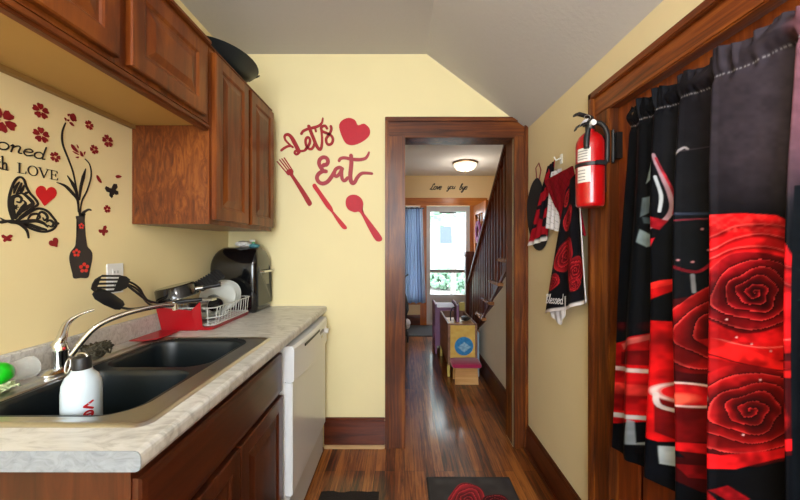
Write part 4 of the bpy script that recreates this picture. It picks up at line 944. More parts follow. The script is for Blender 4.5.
write(b, 'Seasoned', 1.035-W, 1.563, hx, lw3, TH, 0.0038, slant=0.30, sx=1.5, sp=0.06)
tag(b.build('wall_lettering', M_decal), 'black cursive word sticker "Seasoned" running out of view on the left wall', 'wall sticker', 'lettering stickers on the left wall')
b = MB(); write(b, 'with', 0.878, 1.508, 0.019, lw3, TH, 0.003, sp=0.10, sx=0.85)
tag(b.build('wall_lettering', M_decal), 'lower-case word sticker "with" partly cut off at the left edge', 'wall sticker', 'lettering stickers on the left wall')
b = MB(); v0, v1 = 1.507, 1.535
def sb(p, w_=0.0026, sm=0): stroke(b, p, w_, lw3, TH, sm)
def serif(u, v, s=0.005): sb([(u-s, v), (u+s, v)], 0.0013)
sb([(0.965, v0), (0.965, v1)], 0.0036); serif(0.965, v1); serif(0.965, v0); sb([(0.965, v0), (0.981, v0)], 0.0015); sb([(0.981, v0), (0.982, v0+0.007)], 0.0015)
o_ = [(1.0005+0.0125*math.cos(a), 1.521+0.0145*math.sin(a)) for a in np.linspace(0, 2*PI, 25)]; sb(o_, [0.0042, 0.0015, 0.0042, 0.0015, 0.0042], 1)
sb([(1.0195, v1), (1.031, v0)], 0.0038); sb([(1.031, v0), (1.0425, v1)], 0.0016); serif(1.0195, v1); serif(1.0425, v1)
sb([(1.054, v0), (1.054, v1)], 0.0036); serif(1.054, v0); serif(1.054, v1); sb([(1.054, v0), (1.071, v0)], 0.0015); sb([(1.054, v1), (1.070, v1)], 0.0015); sb([(1.054, 1.5215), (1.066, 1.5215)], 0.0015)
sb([(1.071, v0), (1.0725, v0+0.006)], 0.0015); sb([(1.070, v1), (1.071, v1-0.006)], 0.0015); sb([(1.066, 1.5255), (1.066, 1.5175)], 0.0013)
tag(b.build('wall_lettering', M_decal), 'black capital word sticker "LOVE" above the bright red heart', 'wall sticker', 'lettering stickers on the left wall')
# vase sticker with stems
t = thing('vase_sticker', 'charcoal vase sticker with tall black stems and dark red blossoms', 'wall sticker', (XL, 1.14, 1.20))
c4 = (50, 190, 5.0); c3 = (50, 100, 5.0)
outline(None, None, c4, [(128,132),(136,165),(136,215),(132,255),(122,285),(102,310),(95,340),(100,375),(110,415),(118,442),(152,440),(188,438),(198,400),(208,355),(210,318),(200,298),(184,280),(178,240),(173,190),(172,140),(176,118),(160,118),(146,130)], LW, lw3, TH, '', '').build('vase', M_decalv, t)
b = MB(); ls([(150,135),(168,112),(190,98),(203,100)], [4*1.14/F, 2.2*1.14/F, 1.6*1.14/F], c4); b.build('spout_curl', M_decalv, t)
def bl(px, py, r, n=5):
    u0, v0 = P1(px, py); R = r*u0/F; m = MB()
    for k in range(n):
        a = 2*PI*k/n+0.3; m.prism([(u0+R*(0.62*math.cos(a)+0.34*math.cos(q)), v0+R*(0.62*math.sin(a)+0.34*math.sin(q))) for q in np.linspace(0, 2*PI, 9)[:-1]], lambda u, v, d: lw3(u, v, TH+d), 0.0006)
    m.build('blossom_spot', M_decalo, t)
bl(81, 226, 3.2); bl(76, 252.8, 4.4); bl(83.7, 267.8, 5.6)
pv = 1.1/F
b = MB(); ls([(76,115),(60,160),(62,220),(88,290),(112,355),(128,430),(138,490),(142,540),(146,575)], [1.0*pv, 2.0*pv, 1.7*pv, 1.5*pv, 1.8*pv, 1.4*pv], c3); b.build('stem', M_decal, t)
b = MB(); ls([(174,295),(198,325),(204,380),(185,450),(158,505),(150,560),(150,580)], [1.0*pv, 1.4*pv, 1.4*pv, 1.4*pv, 1.2*pv], c3); b.build('stem', M_decal, t)
for p in ([(32,412),(75,430),(110,465),(136,500),(140,560)], [(85,378),(112,420),(132,465),(138,520)], [(177,343),(165,385),(152,440),(146,500)]):
    b = MB(); ls(p, [0.4*pv, 3.4*pv, 3.0*pv, 1.0*pv], c3); b.build('leaf', M_decal, t)
for pp in ([(86,70),(100,70),(90,82)], [(100,72),(118,68),(130,92),(115,108),(100,92)], [(70,88),(80,92),(78,105)], [(82,98),(95,98),(92,108)], [(95,112),(108,112),(120,130),(108,128)], [(118,100),(132,98),(128,108)]):
    outline(None, None, c3, pp, LW, lw3, TH, '', '', sm=3).build('petal', M_decalr, t)
for pp in ([(104,222),(118,228),(142,262),(124,256),(108,240)], [(132,222),(142,235),(138,242)], [(110,255),(128,262),(146,275),(128,270)], [(150,255),(160,265),(166,282),(152,278)], [(126,286),(142,282),(140,292)], [(168,262),(176,258),(172,275)]):
    outline(None, None, c3, pp, LW, lw3, TH, '', '', sm=3).build('petal', M_decalr, t)
# --- hall sign
def hw3(u, v, d): return (u, 5.4595-d, v)
b = MB(); write(b, 'Love', 0.46, 2.24, 0.052, hw3, 0.004, 0.014, slant=0.45, sx=0.9)
write(b, 'you', 0.745, 2.25, 0.045, hw3, 0.004, 0.011, slant=0.45, sx=0.95); write(b, 'bye', 0.945, 2.24, 0.052, hw3, 0.004, 0.014, slant=0.4, sx=0.9)
tag(b.build('wall_lettering', M_decalv), 'black cursive lettering on the peach wall above the front door', 'wall lettering')
# hall ceiling light
t = thing('ceiling_light', 'round frosted dome ceiling light with bronze rim in the hall', 'ceiling light', (0.88, 4.6, HH-0.09))
MB().lathe([(0.0, 0.0), (0.175, 0.0), (0.18, -0.010), (0.165, -0.022), (0.15, -0.026), (0, -0.02)], 40, Matrix.Translation((0.88, 4.6, HH-0.0005))).build('rim', M_bronze, t, smooth=0.8)
MB().lathe([(0.158, -0.024), (0.150, -0.06), (0.12, -0.095), (0.06, -0.118), (0, -0.124)], 40, Matrix.Translation((0.88, 4.6, HH))).build('glass_dome', M_dome, t, smooth=1)
MB().lathe([(0.012, -0.122), (0.014, -0.131), (0.006, -0.144), (0, -0.146)], 16, Matrix.Translation((0.88, 4.6, HH))).build('finial', M_bronze, t, smooth=1)

# ================================================================== PRINTED FABRICS
def lerp(a, b_, m): return a*(1-m[..., None])+b_*m[..., None]
def colr(h): return np.array(srgb(h))
def grid_obj(name, P, colors, mat, parent=None, thick=0.0, label=None, cat=None, group=None, origin=None):
    n, m = P.shape[:2]; V = P.reshape(-1, 3)
    off = np.array(OFF[parent.name]) if parent is not None else np.array(origin if origin is not None else [V[:, 0].mean(), V[:, 1].mean(), V[:, 2].min()])
    idx = np.arange(n*m).reshape(n, m)
    q = np.stack([idx[:-1, :-1], idx[1:, :-1], idx[1:, 1:], idx[:-1, 1:]], -1).reshape(-1, 4)
    me = bpy.data.meshes.new(name); me.vertices.add(n*m); me.vertices.foreach_set('co', (V-off).ravel())
    me.loops.add(q.size); me.loops.foreach_set('vertex_index', q.ravel()); me.polygons.add(len(q))
    me.polygons.foreach_set('loop_start', np.arange(0, q.size, 4)); me.polygons.foreach_set('use_smooth', np.ones(len(q), bool))
    me.update(calc_edges=True); me.validate()
    a = me.color_attributes.new('print', 'FLOAT_COLOR', 'POINT')
    a.data.foreach_set('color', np.concatenate([np.clip(colors.reshape(-1, 3), 0, 1), np.ones((n*m, 1))], 1).ravel())
    me.materials.append(mat); o = bpy.data.objects.new(name, me); C.objects.link(o)
    if parent is not None: o.parent = parent
    else: o.location = off
    OFF[o.name] = Vector(off)
    if thick:
        md = o.modifiers.new('thickness', 'SOLIDIFY'); md.thickness = thick; md.offset = 0
    if label: tag(o, label, cat, group)
    return o
rs = np.random.RandomState(3)
def vnoise(x, y, s, seed=0):
    x = x/s; y = y/s; xi = np.floor(x).astype(int); yi = np.floor(y).astype(int); fx_ = x-xi; fy_ = y-yi
    h = lambda a, c_: np.modf(np.abs(np.sin(a*12.9898+c_*78.233+seed*3.17)*43758.5453))[0]
    sx_ = fx_*fx_*(3-2*fx_); sy_ = fy_*fy_*(3-2*fy_)
    return (h(xi, yi)*(1-sx_)+h(xi+1, yi)*sx_)*(1-sy_)+(h(xi, yi+1)*(1-sx_)+h(xi+1, yi+1)*sx_)*sy_
def soft(d, w_=0.8): return np.clip(0.5-d/w_, 0, 1)
def poly_mask(px, py, pts, w_=1.0):
    pts = np.array(pts, float); d = np.full(px.shape, 1e9); s = np.ones(px.shape)
    for i in range(len(pts)):
        a, b_ = pts[i], pts[i-1]; ex, ey = b_-a; wx, wy = px-a[0], py-a[1]
        t_ = np.clip((wx*ex+wy*ey)/(ex*ex+ey*ey+1e-9), 0, 1); d = np.minimum(d, (wx-ex*t_)**2+(wy-ey*t_)**2)
        c1 = py >= a[1]; c2 = py < b_[1]; c3_ = ex*wy > ey*wx
        s = np.where((c1 & c2 & c3_) | (~c1 & ~c2 & ~c3_), -s, s)
    return soft(s*np.sqrt(d), w_)
def line_mask(px, py, pts, wd, w_=0.8):
    P_ = [(q.x, q.y) for q in catmull(pts, 5)] if len(pts) > 2 else pts
    d = np.full(px.shape, 1e9)
    for (ax, ay), (bx2, by2) in zip(P_[:-1], P_[1:]):
        ex, ey = bx2-ax, by2-ay; t_ = np.clip(((px-ax)*ex+(py-ay)*ey)/(ex*ex+ey*ey+1e-9), 0, 1); d = np.minimum(d, np.hypot(px-ax-ex*t_, py-ay-ey*t_))
    return soft(d-wd/2, w_)
DK, RD, BR, DR = colr('#06090f'), colr('#a8080e'), colr('#cc1216'), colr('#240204')
def rose(col, px, py, cx, cy, rx, ry, rot=0.0, turns=5.5, tight=0.75, hi=BR, lo=DR, edge=None):
    """a printed rose: spiral petals whose rims are bright and whose folds are dark"""
    x = (px-cx); y = (py-cy); c, s = math.cos(rot), math.sin(rot); X = (x*c+y*s)/rx; Y = (-x*s+y*c)/ry
    r = np.hypot(X, Y); a = np.arctan2(Y, X)
    fo = np.clip(r*2.2, 0, 1); wob = fo*(0.035*np.sin(3*a+r*4)+0.03*np.sin(5*a+2.0-r*5)+0.03*np.sin(2*a+1))
    R = r+wob
    ph = (np.maximum(R, 0.001)**tight)*turns - a/(2*PI)*1.0
    fr = ph-np.floor(ph)
    inn = np.clip(1.25-R*1.15, 0, 1)
    k = (1-inn)*(0.30+0.70*np.clip(fr, 0, 1)**1.0)+inn*(0.06+0.80*np.clip(fr, 0, 1)**3.2)
    k = k*(0.72+0.5*np.sin(a*2+R*7+0.6)*0.55)
    band = np.clip((fr-0.86)/0.1, 0, 1)
    cc = lerp(np.broadcast_to(lo, px.shape+(3,)), np.broadcast_to(hi, px.shape+(3,)), np.clip(k, 0, 1))
    cc = lerp(cc, np.broadcast_to(colr('#0a0204'), px.shape+(3,)), 0.8*np.clip((0.13-fr)/0.13, 0, 1))
    cc = lerp(cc, np.broadcast_to(colr('#ff5a55'), px.shape+(3,)), 0.35*band*np.clip(0.4+R, 0, 1))
    m = soft((R-1)*min(rx, ry), 1.4)
    return lerp(col, cc, m)
def paint(col, m, h, op=1.0): return lerp(col, np.broadcast_to(colr(h), col.shape), np.clip(m*op, 0, 1))

# --- curtain over the side door
CX = 0.742
nu, nv = 560, 520
# fold line: (Y at the hem, offset from the rod plane)
kn = [(0.40, .02), (0.44, -.014), (0.475, .018), (0.52, -.012), (0.555, .016), (0.60, -.008), (0.632, .012), (0.648, -.018), (0.662, .026), (0.70, .012), (0.745, -.004), (0.785, -.018), (0.803, -.026), (0.822, .020), (0.86, .012), (0.90, -.012), (0.921, -.020), (0.938, .018), (0.965, .010), (1.0, -.012), (1.027, -.020), (1.045, .016), (1.075, .004), (1.10, -.012), (1.135, .006), (1.165, .0)]
kn = [(a*0.951 if a < 1.03 else 0.9795+(a-1.03)*1.378, b_) for a, b_ in kn]
kp = catmull(kn, 24); ka = np.array([(p.x, p.y) for p in kp])
L_ = np.concatenate([[0], np.cumsum(np.hypot(*np.diff(ka, axis=0).T))]); uu = np.linspace(0, L_[-1], nu)
Y0 = np.interp(uu, L_, ka[:, 0]); O0 = np.interp(uu, L_, ka[:, 1])
vv = np.linspace(0, 1, nv)  # 0 top .. 1 hem
ZT, ZB = 1.742, 0.598
Zg = ZT+(ZB-ZT)*vv[None, :]*np.ones((nu, 1))
Yb = Y0[:, None]; far = np.clip((Yb-0.80)/0.36, 0, 1)
vvg = vv[None, :]*np.ones((nu, 1))
shrink = 0.085*far**1.4*(1-np.clip(vvg*1.0, 0, 1))**1.2
Yg = Yb-shrink+0.012*np.sin(vvg*3.0+Yb*9)*0.5
amp = 0.55+0.45*np.clip(vvg*4, 0, 1)+0.25*vvg
Xg = CX+O0[:, None]*amp+0.004*np.sin(vvg*7+Yb*23)
ruf = np.clip(1-vvg/0.075, 0, 1)
Xg += ruf*(0.008*np.sin(Yb*190)+0.005*np.sin(Yb*317+1)); pin = np.exp(-((vvg-0.052)/0.010)**2); Xg += 0.006*pin; pk = np.exp(-((Zg-1.71)/0.022)**2); Xg = Xg*(1-pk)+np.minimum(Xg, CX-0.009)*pk
Zg = Zg+0.006*np.sin(Yb*60)*ruf*1.2 - (vvg > 0.9)*0.0
Zg += vvg*0.018*np.sin(Yb*14+0.8)
# printed picture, laid out on the flat cloth in units of its own grid
px = 402+0.727*F/Yb; px = px*np.ones_like(vvg); py = 247-(Zg-1.29)*F/Yb
col = np.broadcast_to(DK, px.shape+(3,)).copy()
top = np.clip((235-py)/160, 0, 1)  # grey-mauve print toward the top right, partly satin sheen painted into the colour
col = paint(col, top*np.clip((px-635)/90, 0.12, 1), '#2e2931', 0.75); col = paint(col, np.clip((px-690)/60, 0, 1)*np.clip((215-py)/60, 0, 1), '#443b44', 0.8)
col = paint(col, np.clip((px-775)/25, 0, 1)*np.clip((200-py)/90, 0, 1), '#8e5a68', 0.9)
nz_ = vnoise(px, py, 9)*0.6+vnoise(px, py, 4, 2)*0.4
# stemmed glass and reflections
col = paint(col, poly_mask(px, py, [(636,161),(643,163),(637,178),(631,186)]), '#9fb0b4', 0.8); col = paint(col, poly_mask(px, py, [(628,230),(634,235),(640,244),(632,247),(626,242)]), '#8fa2a8', 0.8)
col = paint(col, poly_mask(px, py, [(629,200),(634,198),(633,214),(628,218)]), '#7d8f98', 0.6); col = paint(col, poly_mask(px, py, [(629,218),(642,220),(642,226),(630,224)]), '#5a6a74', 0.6)
col = paint(col, line_mask(px, py, [(650,157),(656,175),(661,195),(662,210),(657,222),(648,228)], 3.2), '#b58f9c'); col = paint(col, line_mask(px, py, [(652,160),(659,180),(664,200),(663,214)], 1.6), '#c22a3c')
col = paint(col, line_mask(px, py, [(652,178),(656,196),(655,212)], 2.2), '#c9cfd6', 0.85); col = paint(col, poly_mask(px, py, [(645,216),(660,221),(655,230),(645,226)]), '#c01828'); col = paint(col, poly_mask(px, py, [(645,240),(652,238),(649,246)]), '#c01828')
col = paint(col, line_mask(px, py, [(670,174),(674,158),(681,148),(684,149)], 1.8), '#b9b0b6', 0.8); col = paint(col, line_mask(px, py, [(669,178),(673,170)], 1.4), '#b9b0b6', 0.8)
col = paint(col, line_mask(px, py, [(673,221),(690,219),(712,217)], 1.3), '#8c3040', 0.9); col = paint(col, line_mask(px, py, [(673,214),(712,213)], 2.5), '#303a50', 0.8); col = paint(col, line_mask(px, py, [(676,152),(712,142)], .8), '#5a4e58', 0.6)
for s_ in [(693,229),(697,250),(680,260),(688,262),(703,266),(709,240)]: col = paint(col, soft(np.hypot(px-s_[0], py-s_[1])-0.9, 1), '#d89098', 0.9)
col = paint(col, line_mask(px, py, [(688,275),(689,292)], 2.4), '#8f9096', 0.8); col = paint(col, line_mask(px, py, [(676,266),(690,272),(700,262)], 2.6), '#8c1424', 0.8)
# far two folds: red blocks and candle
def red(m, h='#c20d12'): 
    global col
    col = paint(col, m, h); 
stk = lambda a: np.clip(0.5+0.9*(vnoise(px*0.5+py*a, py-px*a*0.4, 7, 5)-0.5), 0, 1)
red(poly_mask(px, py, [(640,286),(655,280),(673,277),(673,284),(656,294),(640,304)])); red(poly_mask(px, py, [(638,318),(673,322),(673,440),(655,440),(638,430)]), '#c80e12')
red(poly_mask(px, py, [(640,286),(655,280),(673,277),(673,280),(650,288)]), '#ee2a24')
red(poly_mask(px, py, [(600,344),(640,330),(640,420),(600,424)]), '#b80c12'); col = paint(col, poly_mask(px, py, [(612,342),(640,331),(640,336),(614,348)]), '#f0736c', 0.7)
col = paint(col, poly_mask(px, py, [(612,350),(640,348),(640,364),(612,362)]), '#5c060a', 0.9)
col = paint(col, poly_mask(px, py, [(605,364),(640,368),(640,372),(605,368)]), '#e6c9c6'); col = paint(col, poly_mask(px, py, [(600,380),(640,384),(640,395),(600,392)]), '#e83a34', 0.8)
col = paint(col, poly_mask(px, py, [(600,411),(640,415),(640,419),(600,416)]), '#c9c2c6'); 
col = paint(col, poly_mask(px, py, [(626,418),(630,420),(631,442),(638,441),(638,444),(622,444)]), '#8f9aa4', 0.8)
col = paint(col, (px < 673)*np.clip(vnoise(px, py, 12, 8)-0.55, 0, 1)*(py > 320)*(py < 410)*2, '#5c060a', 0.7)
# right of them: big red field under roses
fld = (px > 673)*(py > 285)*(py < 470)*1.0
red(poly_mask(px, py, [(673,300),(690,296),(712,300),(800,300),(800,462),(760,470),(712,462),(690,470),(673,440)]), '#40060a')
col = rose(col, px, py, 706, 330, 40, 46, 0.5, 4.6)
# ribbons of petal between the two big roses
for p_, h_ in (([(690,340),(712,336),(745,345),(800,330),(800,352),(750,366),(712,362)], '#d01216'), ([(700,352),(730,362),(800,362),(800,378),(740,378),(705,368)], '#8e0a0e'), ([(712,334),(735,345),(765,362),(800,372),(800,380),(750,372),(712,352)], '#e01a1a')):
    col = paint(col, poly_mask(px, py, p_), h_)
col = paint(col, line_mask(px, py, [(712,352),(740,365),(770,372),(800,370)], 1.4), '#1c0204', 0.9); col = paint(col, line_mask(px, py, [(712,335),(740,346),(765,348),(800,338)], 1.2), '#ff7a70', 0.5)
# upper rose: outer petals then the heart
petals = poly_mask(px, py, [(700,218),(716,215),(740,213),(765,215),(780,226),(792,245),(797,270),(799,300),(799,335),(750,345),(700,335)])
col = paint(col, petals, '#d8141a')
for q_, wd_ in (([(716,240),(735,228),(760,226),(785,232)], 2.0), ([(718,252),(735,240),(760,236),(790,250)], 2.4), ([(716,262),(735,250),(765,250),(795,270)], 2.6), ([(716,272),(740,258),(770,262),(796,290)], 2.6)):
    col = paint(col, line_mask(px, py, q_, wd_, 3.0), '#5e060a', 0.85); col = paint(col, line_mask(px, py, [(x, y-2) for x, y in q_], 1.0), '#ff6a64', 0.5)
col = paint(col, petals*np.clip(vnoise(px, py, 2.5, 4)-0.35, 0, 1)*(py < 232), '#ff5048', 0.6)
col = rose(col, px, py, 749, 293, 42, 40, 0.1, 5.6, lo=colr('#140205'), hi=colr('#c41520'))
col = paint(col, poly_mask(px, py, [(770,222),(789,220),(790,232),(784,238)]), '#c01018')
# lower rose
col = rose(col, px, py, 745, 412, 50, 44, 0.3, 5.4, lo=colr('#200306'), hi=colr('#e01a1e'))
col = paint(col, poly_mask(px, py, [(700,448),(725,456),(760,452),(796,440),(796,452),(765,460),(735,470),(712,468),(690,450)]), '#d4141a')
blk = poly_mask(px, py, [(712,470),(740,472),(765,463),(800,456),(800,560),(700,560),(706,480)]); col = paint(col, blk, '#06080e')
col = paint(col, poly_mask(px, py, [(718,490),(730,486),(745,500),(735,506)]), '#a8101a'); col = paint(col, poly_mask(px, py, [(702,492),(716,488),(722,500),(706,504)]), '#c01820')
# candle in a glass
el = np.hypot((px-683)/31, (py-394-(px-683)*0.16)/11.5)
col = paint(col, poly_mask(px, py, [(652,396),(714,398),(713,428),(700,442),(665,440),(653,430)]), '#6e080c'); col = paint(col, soft((el-1)*11), '#c8141a'); col = paint(col, soft((np.abs(el-1)-0.08)*11, 1.2), '#efc8c4')
col = paint(col, soft((np.hypot((px-676)/14, (py-398)/5.5)-1)*5, 3), '#f2604a', 0.9); col = paint(col, line_mask(px, py, [(653,392),(655,404),(668,412)], 3.2), '#e9d9d8', 0.9)
col = paint(col, poly_mask(px, py, [(673,440),(714,446),(714,458),(690,452),(673,448)]), '#d0141a'); col = paint(col, poly_mask(px, py, [(654,444),(672,446),(673,468),(656,462)]), '#b8c2c8', 0.9)
col = paint(col, poly_mask(px, py, [(640,438),(655,442),(656,464),(673,470),(673,490),(640,470)]), '#070a12'); col = paint(col, poly_mask(px, py, [(676,455),(708,462),(712,500),(690,490),(676,478)]), '#3a0508'); col = paint(col, poly_mask(px, py, [(676,462),(700,466),(704,480),(684,476)]), '#8e0c12', 0.8)
# nearest fold: dark with green leaf glints
nf = (px > 794)*1.0; col = paint(col, nf*(py > 185), '#0b0f14'); 
for q_ in ([(796,270),(802,262),(808,272)], [(796,300),(803,290),(812,300)]): col = paint(col, poly_mask(px, py, q_), '#2c5c48')
for (x_, y_) in [(746,345),(760,352),(771,331),(735,338),(752,381),(784,316),(728,320),(740,436),(775,424)]: col = paint(col, soft(np.hypot(px-x_, py-y_)-0.8, 1), '#ffc0c0', 0.9)
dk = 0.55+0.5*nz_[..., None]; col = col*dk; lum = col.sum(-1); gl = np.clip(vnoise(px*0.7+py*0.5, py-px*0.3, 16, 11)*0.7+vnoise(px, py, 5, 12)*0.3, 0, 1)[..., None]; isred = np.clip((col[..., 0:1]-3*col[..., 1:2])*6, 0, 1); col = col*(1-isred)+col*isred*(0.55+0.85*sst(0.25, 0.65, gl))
# hems
col = paint(col, soft((np.abs(vvg-0.052)-0.0012)*400, 1.2)*(np.modf(np.abs(Yb*170)*np.ones_like(vvg))[0] > 0.4), '#8a868c', 0.8)
col = paint(col, soft((np.abs(Yb-0.915)-0.0007)*1000*np.ones_like(vvg), 1.0)*(py > 150), '#4a4a54', 0.5)
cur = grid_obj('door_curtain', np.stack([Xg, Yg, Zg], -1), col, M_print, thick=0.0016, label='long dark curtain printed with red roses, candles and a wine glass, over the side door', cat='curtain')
t = thing('curtain_rod', 'slim brown rod carrying the rose curtain across the side door', 'curtain rod', (CX, 0.75, 1.71))
MB().tube([(CX, 0.405, 1.71), (CX, 1.045, 1.71)], 0.0045, 10).build('rod', M_bronze, t, smooth=1)
for y in (0.402, 1.05):
    b = MB(); b.box(CX-0.008, y-0.004, 1.702, XR+0.012, y+0.004, 1.718); b.build('bracket', M_bronze, t)

# --- rose printed floor mat
n1, n2 = 170, 200
gu = np.linspace(0.135, 0.60, n1); gv = np.linspace(1.20, 1.845, n2); U, V = np.meshgrid(gu, gv, indexing='ij')
Zm = 0.008+0.0*U; edge = np.minimum(np.minimum(U-gu[0], gu[-1]-U), np.minimum(V-gv[0], gv[-1]-V)); Zm = 0.010*np.clip(edge/0.008, 0, 1)**0.5+0.0005
cm = np.broadcast_to(colr('#33302f'), U.shape+(3,)).copy(); cm = paint(cm, vnoise(U*1000, V*1000, 40, 1), '#4e4b4d', 0.6)
cm = rose(cm, U*1000, -V*1000, 330, -1665, 95, 125, 0.4, 5.0, hi=colr('#d82c3a'), lo=colr('#3a0a12'))
cm = rose(cm, U*1000, -V*1000, 470, -1650, 60, 70, 1.2, 4.0, hi=colr('#6e1a26'), lo=colr('#22080c'))
rot = Matrix.Rotation(0, 3, 'Z')
grid_obj('floor_mat', np.stack([U, V, Zm], -1), cm, M_printm, label='charcoal floor mat printed with a red rose in front of the hall doorway', cat='mat')
b = MB(); rnd = random.Random(2)
outl = [(-0.43, 1.40), (-0.425, 1.735)]+[(-0.42+0.03*k, 1.735+rnd.uniform(-.006, .006)) for k in range(1, 10)]+[(-0.12, 1.735), (-0.115, 1.40)]
b.prism(outl, lambda u, v, d: (u, v, 0.0004+d), 0.004); tag(b.build('dark_floor_sheet', M_brownsheet), 'thin dark brown sheet on the floor in front of the dishwasher', 'mat')  # thin dark brown sheet with a slightly ragged far edge

# --- fire extinguisher
ex, ey = 0.729, 1.28
t = thing('fire_extinguisher', 'red fire extinguisher strapped to the side door casing', 'fire extinguisher', (ex, ey, 1.445))
MB().lathe([(0.0, 0.004), (0.044, 0.0), (0.049, 0.006), (0.050, 0.014), (0.050, 0.235), (0.048, 0.252), (0.040, 0.270), (0.026, 0.284), (0.016, 0.29), (0.0155, 0.298)], 44, Matrix.Translation((ex, ey, 1.445))).build('cylinder', M_red, t, smooth=0.8)
b = MB(); b.lathe([(0.017, 0), (0.017, 0.02), (0.012, 0.024), (0.012, 0.036)], 20, Matrix.Translation((ex, ey, 1.743))); b.box(ex-0.012, ey-0.012, 1.765, ex+0.012, ey+0.03, 1.782); b.build('valve', M_darkgrey, t, smooth=SM)
b = MB(); b.tube([(ex, ey-0.016, 1.765), (ex, ey-0.026, 1.765)], 0.011, 16); b.build('pressure_gauge', M_whiteside, t, smooth=SM)
def bar(pts, wx, hz, nm):
    b = MB(); rings = [[(x-wx, y, z-hz), (x+wx, y, z-hz), (x+wx, y, z+hz), (x-wx, y, z+hz)] for x, y, z in pts]
    b.rings(rings); return b.build(nm, M_blackm, t, bevel=0.0015)
# carrying handle and lever stick out over the near side, toward the room
rings = lambda pts, wy, hz: [[(x, y-wy, z-hz), (x, y+wy, z-hz), (x, y+wy, z+hz), (x, y-wy, z+hz)] for x, y, z in pts]
b = MB(); b.rings(rings([(ex+0.01, ey, 1.789), (ex-0.015, ey, 1.798), (ex-0.045, ey+0.0, 1.806), (ex-0.062, ey, 1.80)], 0.010, 0.0045)); b.build('squeeze_lever', M_blackm, t, bevel=0.0015)
b = MB(); b.rings(rings([(ex+0.008, ey, 1.771), (ex-0.02, ey, 1.768), (ex-0.05, ey, 1.756), (ex-0.058, ey, 1.742)], 0.010, 0.004)); b.build('carry_handle', M_blackm, t, bevel=0.0015)
b = MB(); b.tube(catmull([Vector(p) for p in [(ex+0.012, ey-0.012, 1.768), (ex+0.03, ey-0.026, 1.757), (ex+0.044, ey-0.036, 1.72), (ex+0.045, ey-0.036, 1.67), (ex+0.044, ey-0.036, 1.61)]], 5), 0.009, 10); b.build('hose', M_blackm, t, smooth=1)
b = MB(); b.tube([(ex-0.03, ey-0.043, 1.735), (ex-0.036, ey-0.042, 1.70), (ex-0.038, ey-0.044, 1.66)], [0.008, 0.011, 0.010], 12); b.build('nozzle', M_blackm, t, smooth=1)
MB().lathe([(0.0512, 0), (0.0525, 0.001), (0.0525, 0.013), (0.0512, 0.014)], 44, Matrix.Translation((ex, ey, 1.597))).build('strap', M_blackm, t, smooth=0.8)
b = MB(); b.box(ex-0.01, ey-0.062, 1.596, ex+0.03, ey-0.050, 1.612, ); b.box(ex+0.046, ey-0.02, 1.50, XR-0.022, ey+0.03, 1.72); b.build('wall_bracket', M_blackm, t, bevel=0.002)
def cyl_patch(a0, a1, z0_, z1_, r, nm, mat, par):
    b = MB(); A = np.linspace(a0, a1, 14)
    b.rings([[(ex+rr*math.cos(a), ey+rr*math.sin(a), z) for rr, z in ((r, z0_), (r+0.0006, z0_), (r+0.0006, z1_), (r, z1_))] for a in A]); return b.build(nm, mat, par)
vis = math.atan2(-ey, -ex)
lb = cyl_patch(vis-0.95, vis+0.05, 1.614, 1.665, 0.0503, 'label', M_label, t); lb2 = cyl_patch(vis-0.95, vis+0.05, 1.535, 1.595, 0.0503, 'label', M_label, t)
for k in range(4): cyl_patch(vis-0.88, vis-0.15, 1.622+0.010*k, 1.6255+0.010*k, 0.0511, 'print_lines', M_grey, lb)
for k in range(4): cyl_patch(vis-0.88, vis-0.30, 1.543+0.012*k, 1.5465+0.012*k, 0.0511, 'print_lines', M_grey, lb2)
b = MB(); 
rr = [(ex-0.02, ey-0.02, 1.775), (ex-0.045, ey-0.03, 1.765), (ex-0.06, ey-0.035, 1.745)]
b.rings([[(x-0.004, y, z-0.007), (x+0.004, y, z+0.007), (x+0.0045, y+0.001, z+0.007), (x-0.0035, y+0.001, z-0.007)] for x, y, z in rr]); b.build('paper_tag', M_whiteside, t)
b = MB(); b.tube([(ex-0.02+0.012*math.cos(2*PI*k/16), ey-0.018, 1.785+0.010*math.sin(2*PI*k/16)) for k in range(16)], 0.0014, 6, closed=True, cap=False); b.build('safety_pin_ring', M_steel, t)

# --- hanging kitchen cloths on the right wall (u = distance along the wall, v = height)
def cloth(name, top, bot, mat, label, cat, off=0.02, nfold=3, famp=0.006, colf=None, group='cloths hanging by the fire extinguisher', n=70, m=110, hem=None, th=0.003, parent=None):
    """top/bot: lists of (Y, z) across the upper and lower edge"""
    a = np.linspace(0, 1, n); bb = np.linspace(0, 1, m)
    tp = np.array([(np.interp(q, np.linspace(0, 1, len(top)), [p[0] for p in top]), np.interp(q, np.linspace(0, 1, len(top)), [p[1] for p in top])) for q in a])
    bt = np.array([(np.interp(q, np.linspace(0, 1, len(bot)), [p[0] for p in bot]), np.interp(q, np.linspace(0, 1, len(bot)), [p[1] for p in bot])) for q in a])
    Yc = tp[:, 0][:, None]*(1-bb)+bt[:, 0][:, None]*bb; Zc = tp[:, 1][:, None]*(1-bb)+bt[:, 1][:, None]*bb
    Xc = XR-off-famp*(0.4+bb[None, :])*np.cos(a[:, None]*nfold*2*PI+bb[None, :]*1.2)
    A, B = np.meshgrid(a, bb, indexing='ij'); cl = colf(A, B)
    return grid_obj(name, np.stack([Xc, Yc, Zc], -1), cl, mat, thick=th, label=label, cat=cat, group=group if parent is None else None, parent=parent)
def RW(px, py, x=0.785): Y = F*x/(px-402); return (Y, 1.29+(247-py)*Y/F)
def flat(h): return lambda A, B: np.broadcast_to(colr(h), A.shape+(3,)).copy()
def f_oval(A, B):
    c_ = flat('#141318')(A, B); return paint(c_, vnoise(A*40, B*40, 5, 2), '#24222a', 0.5)
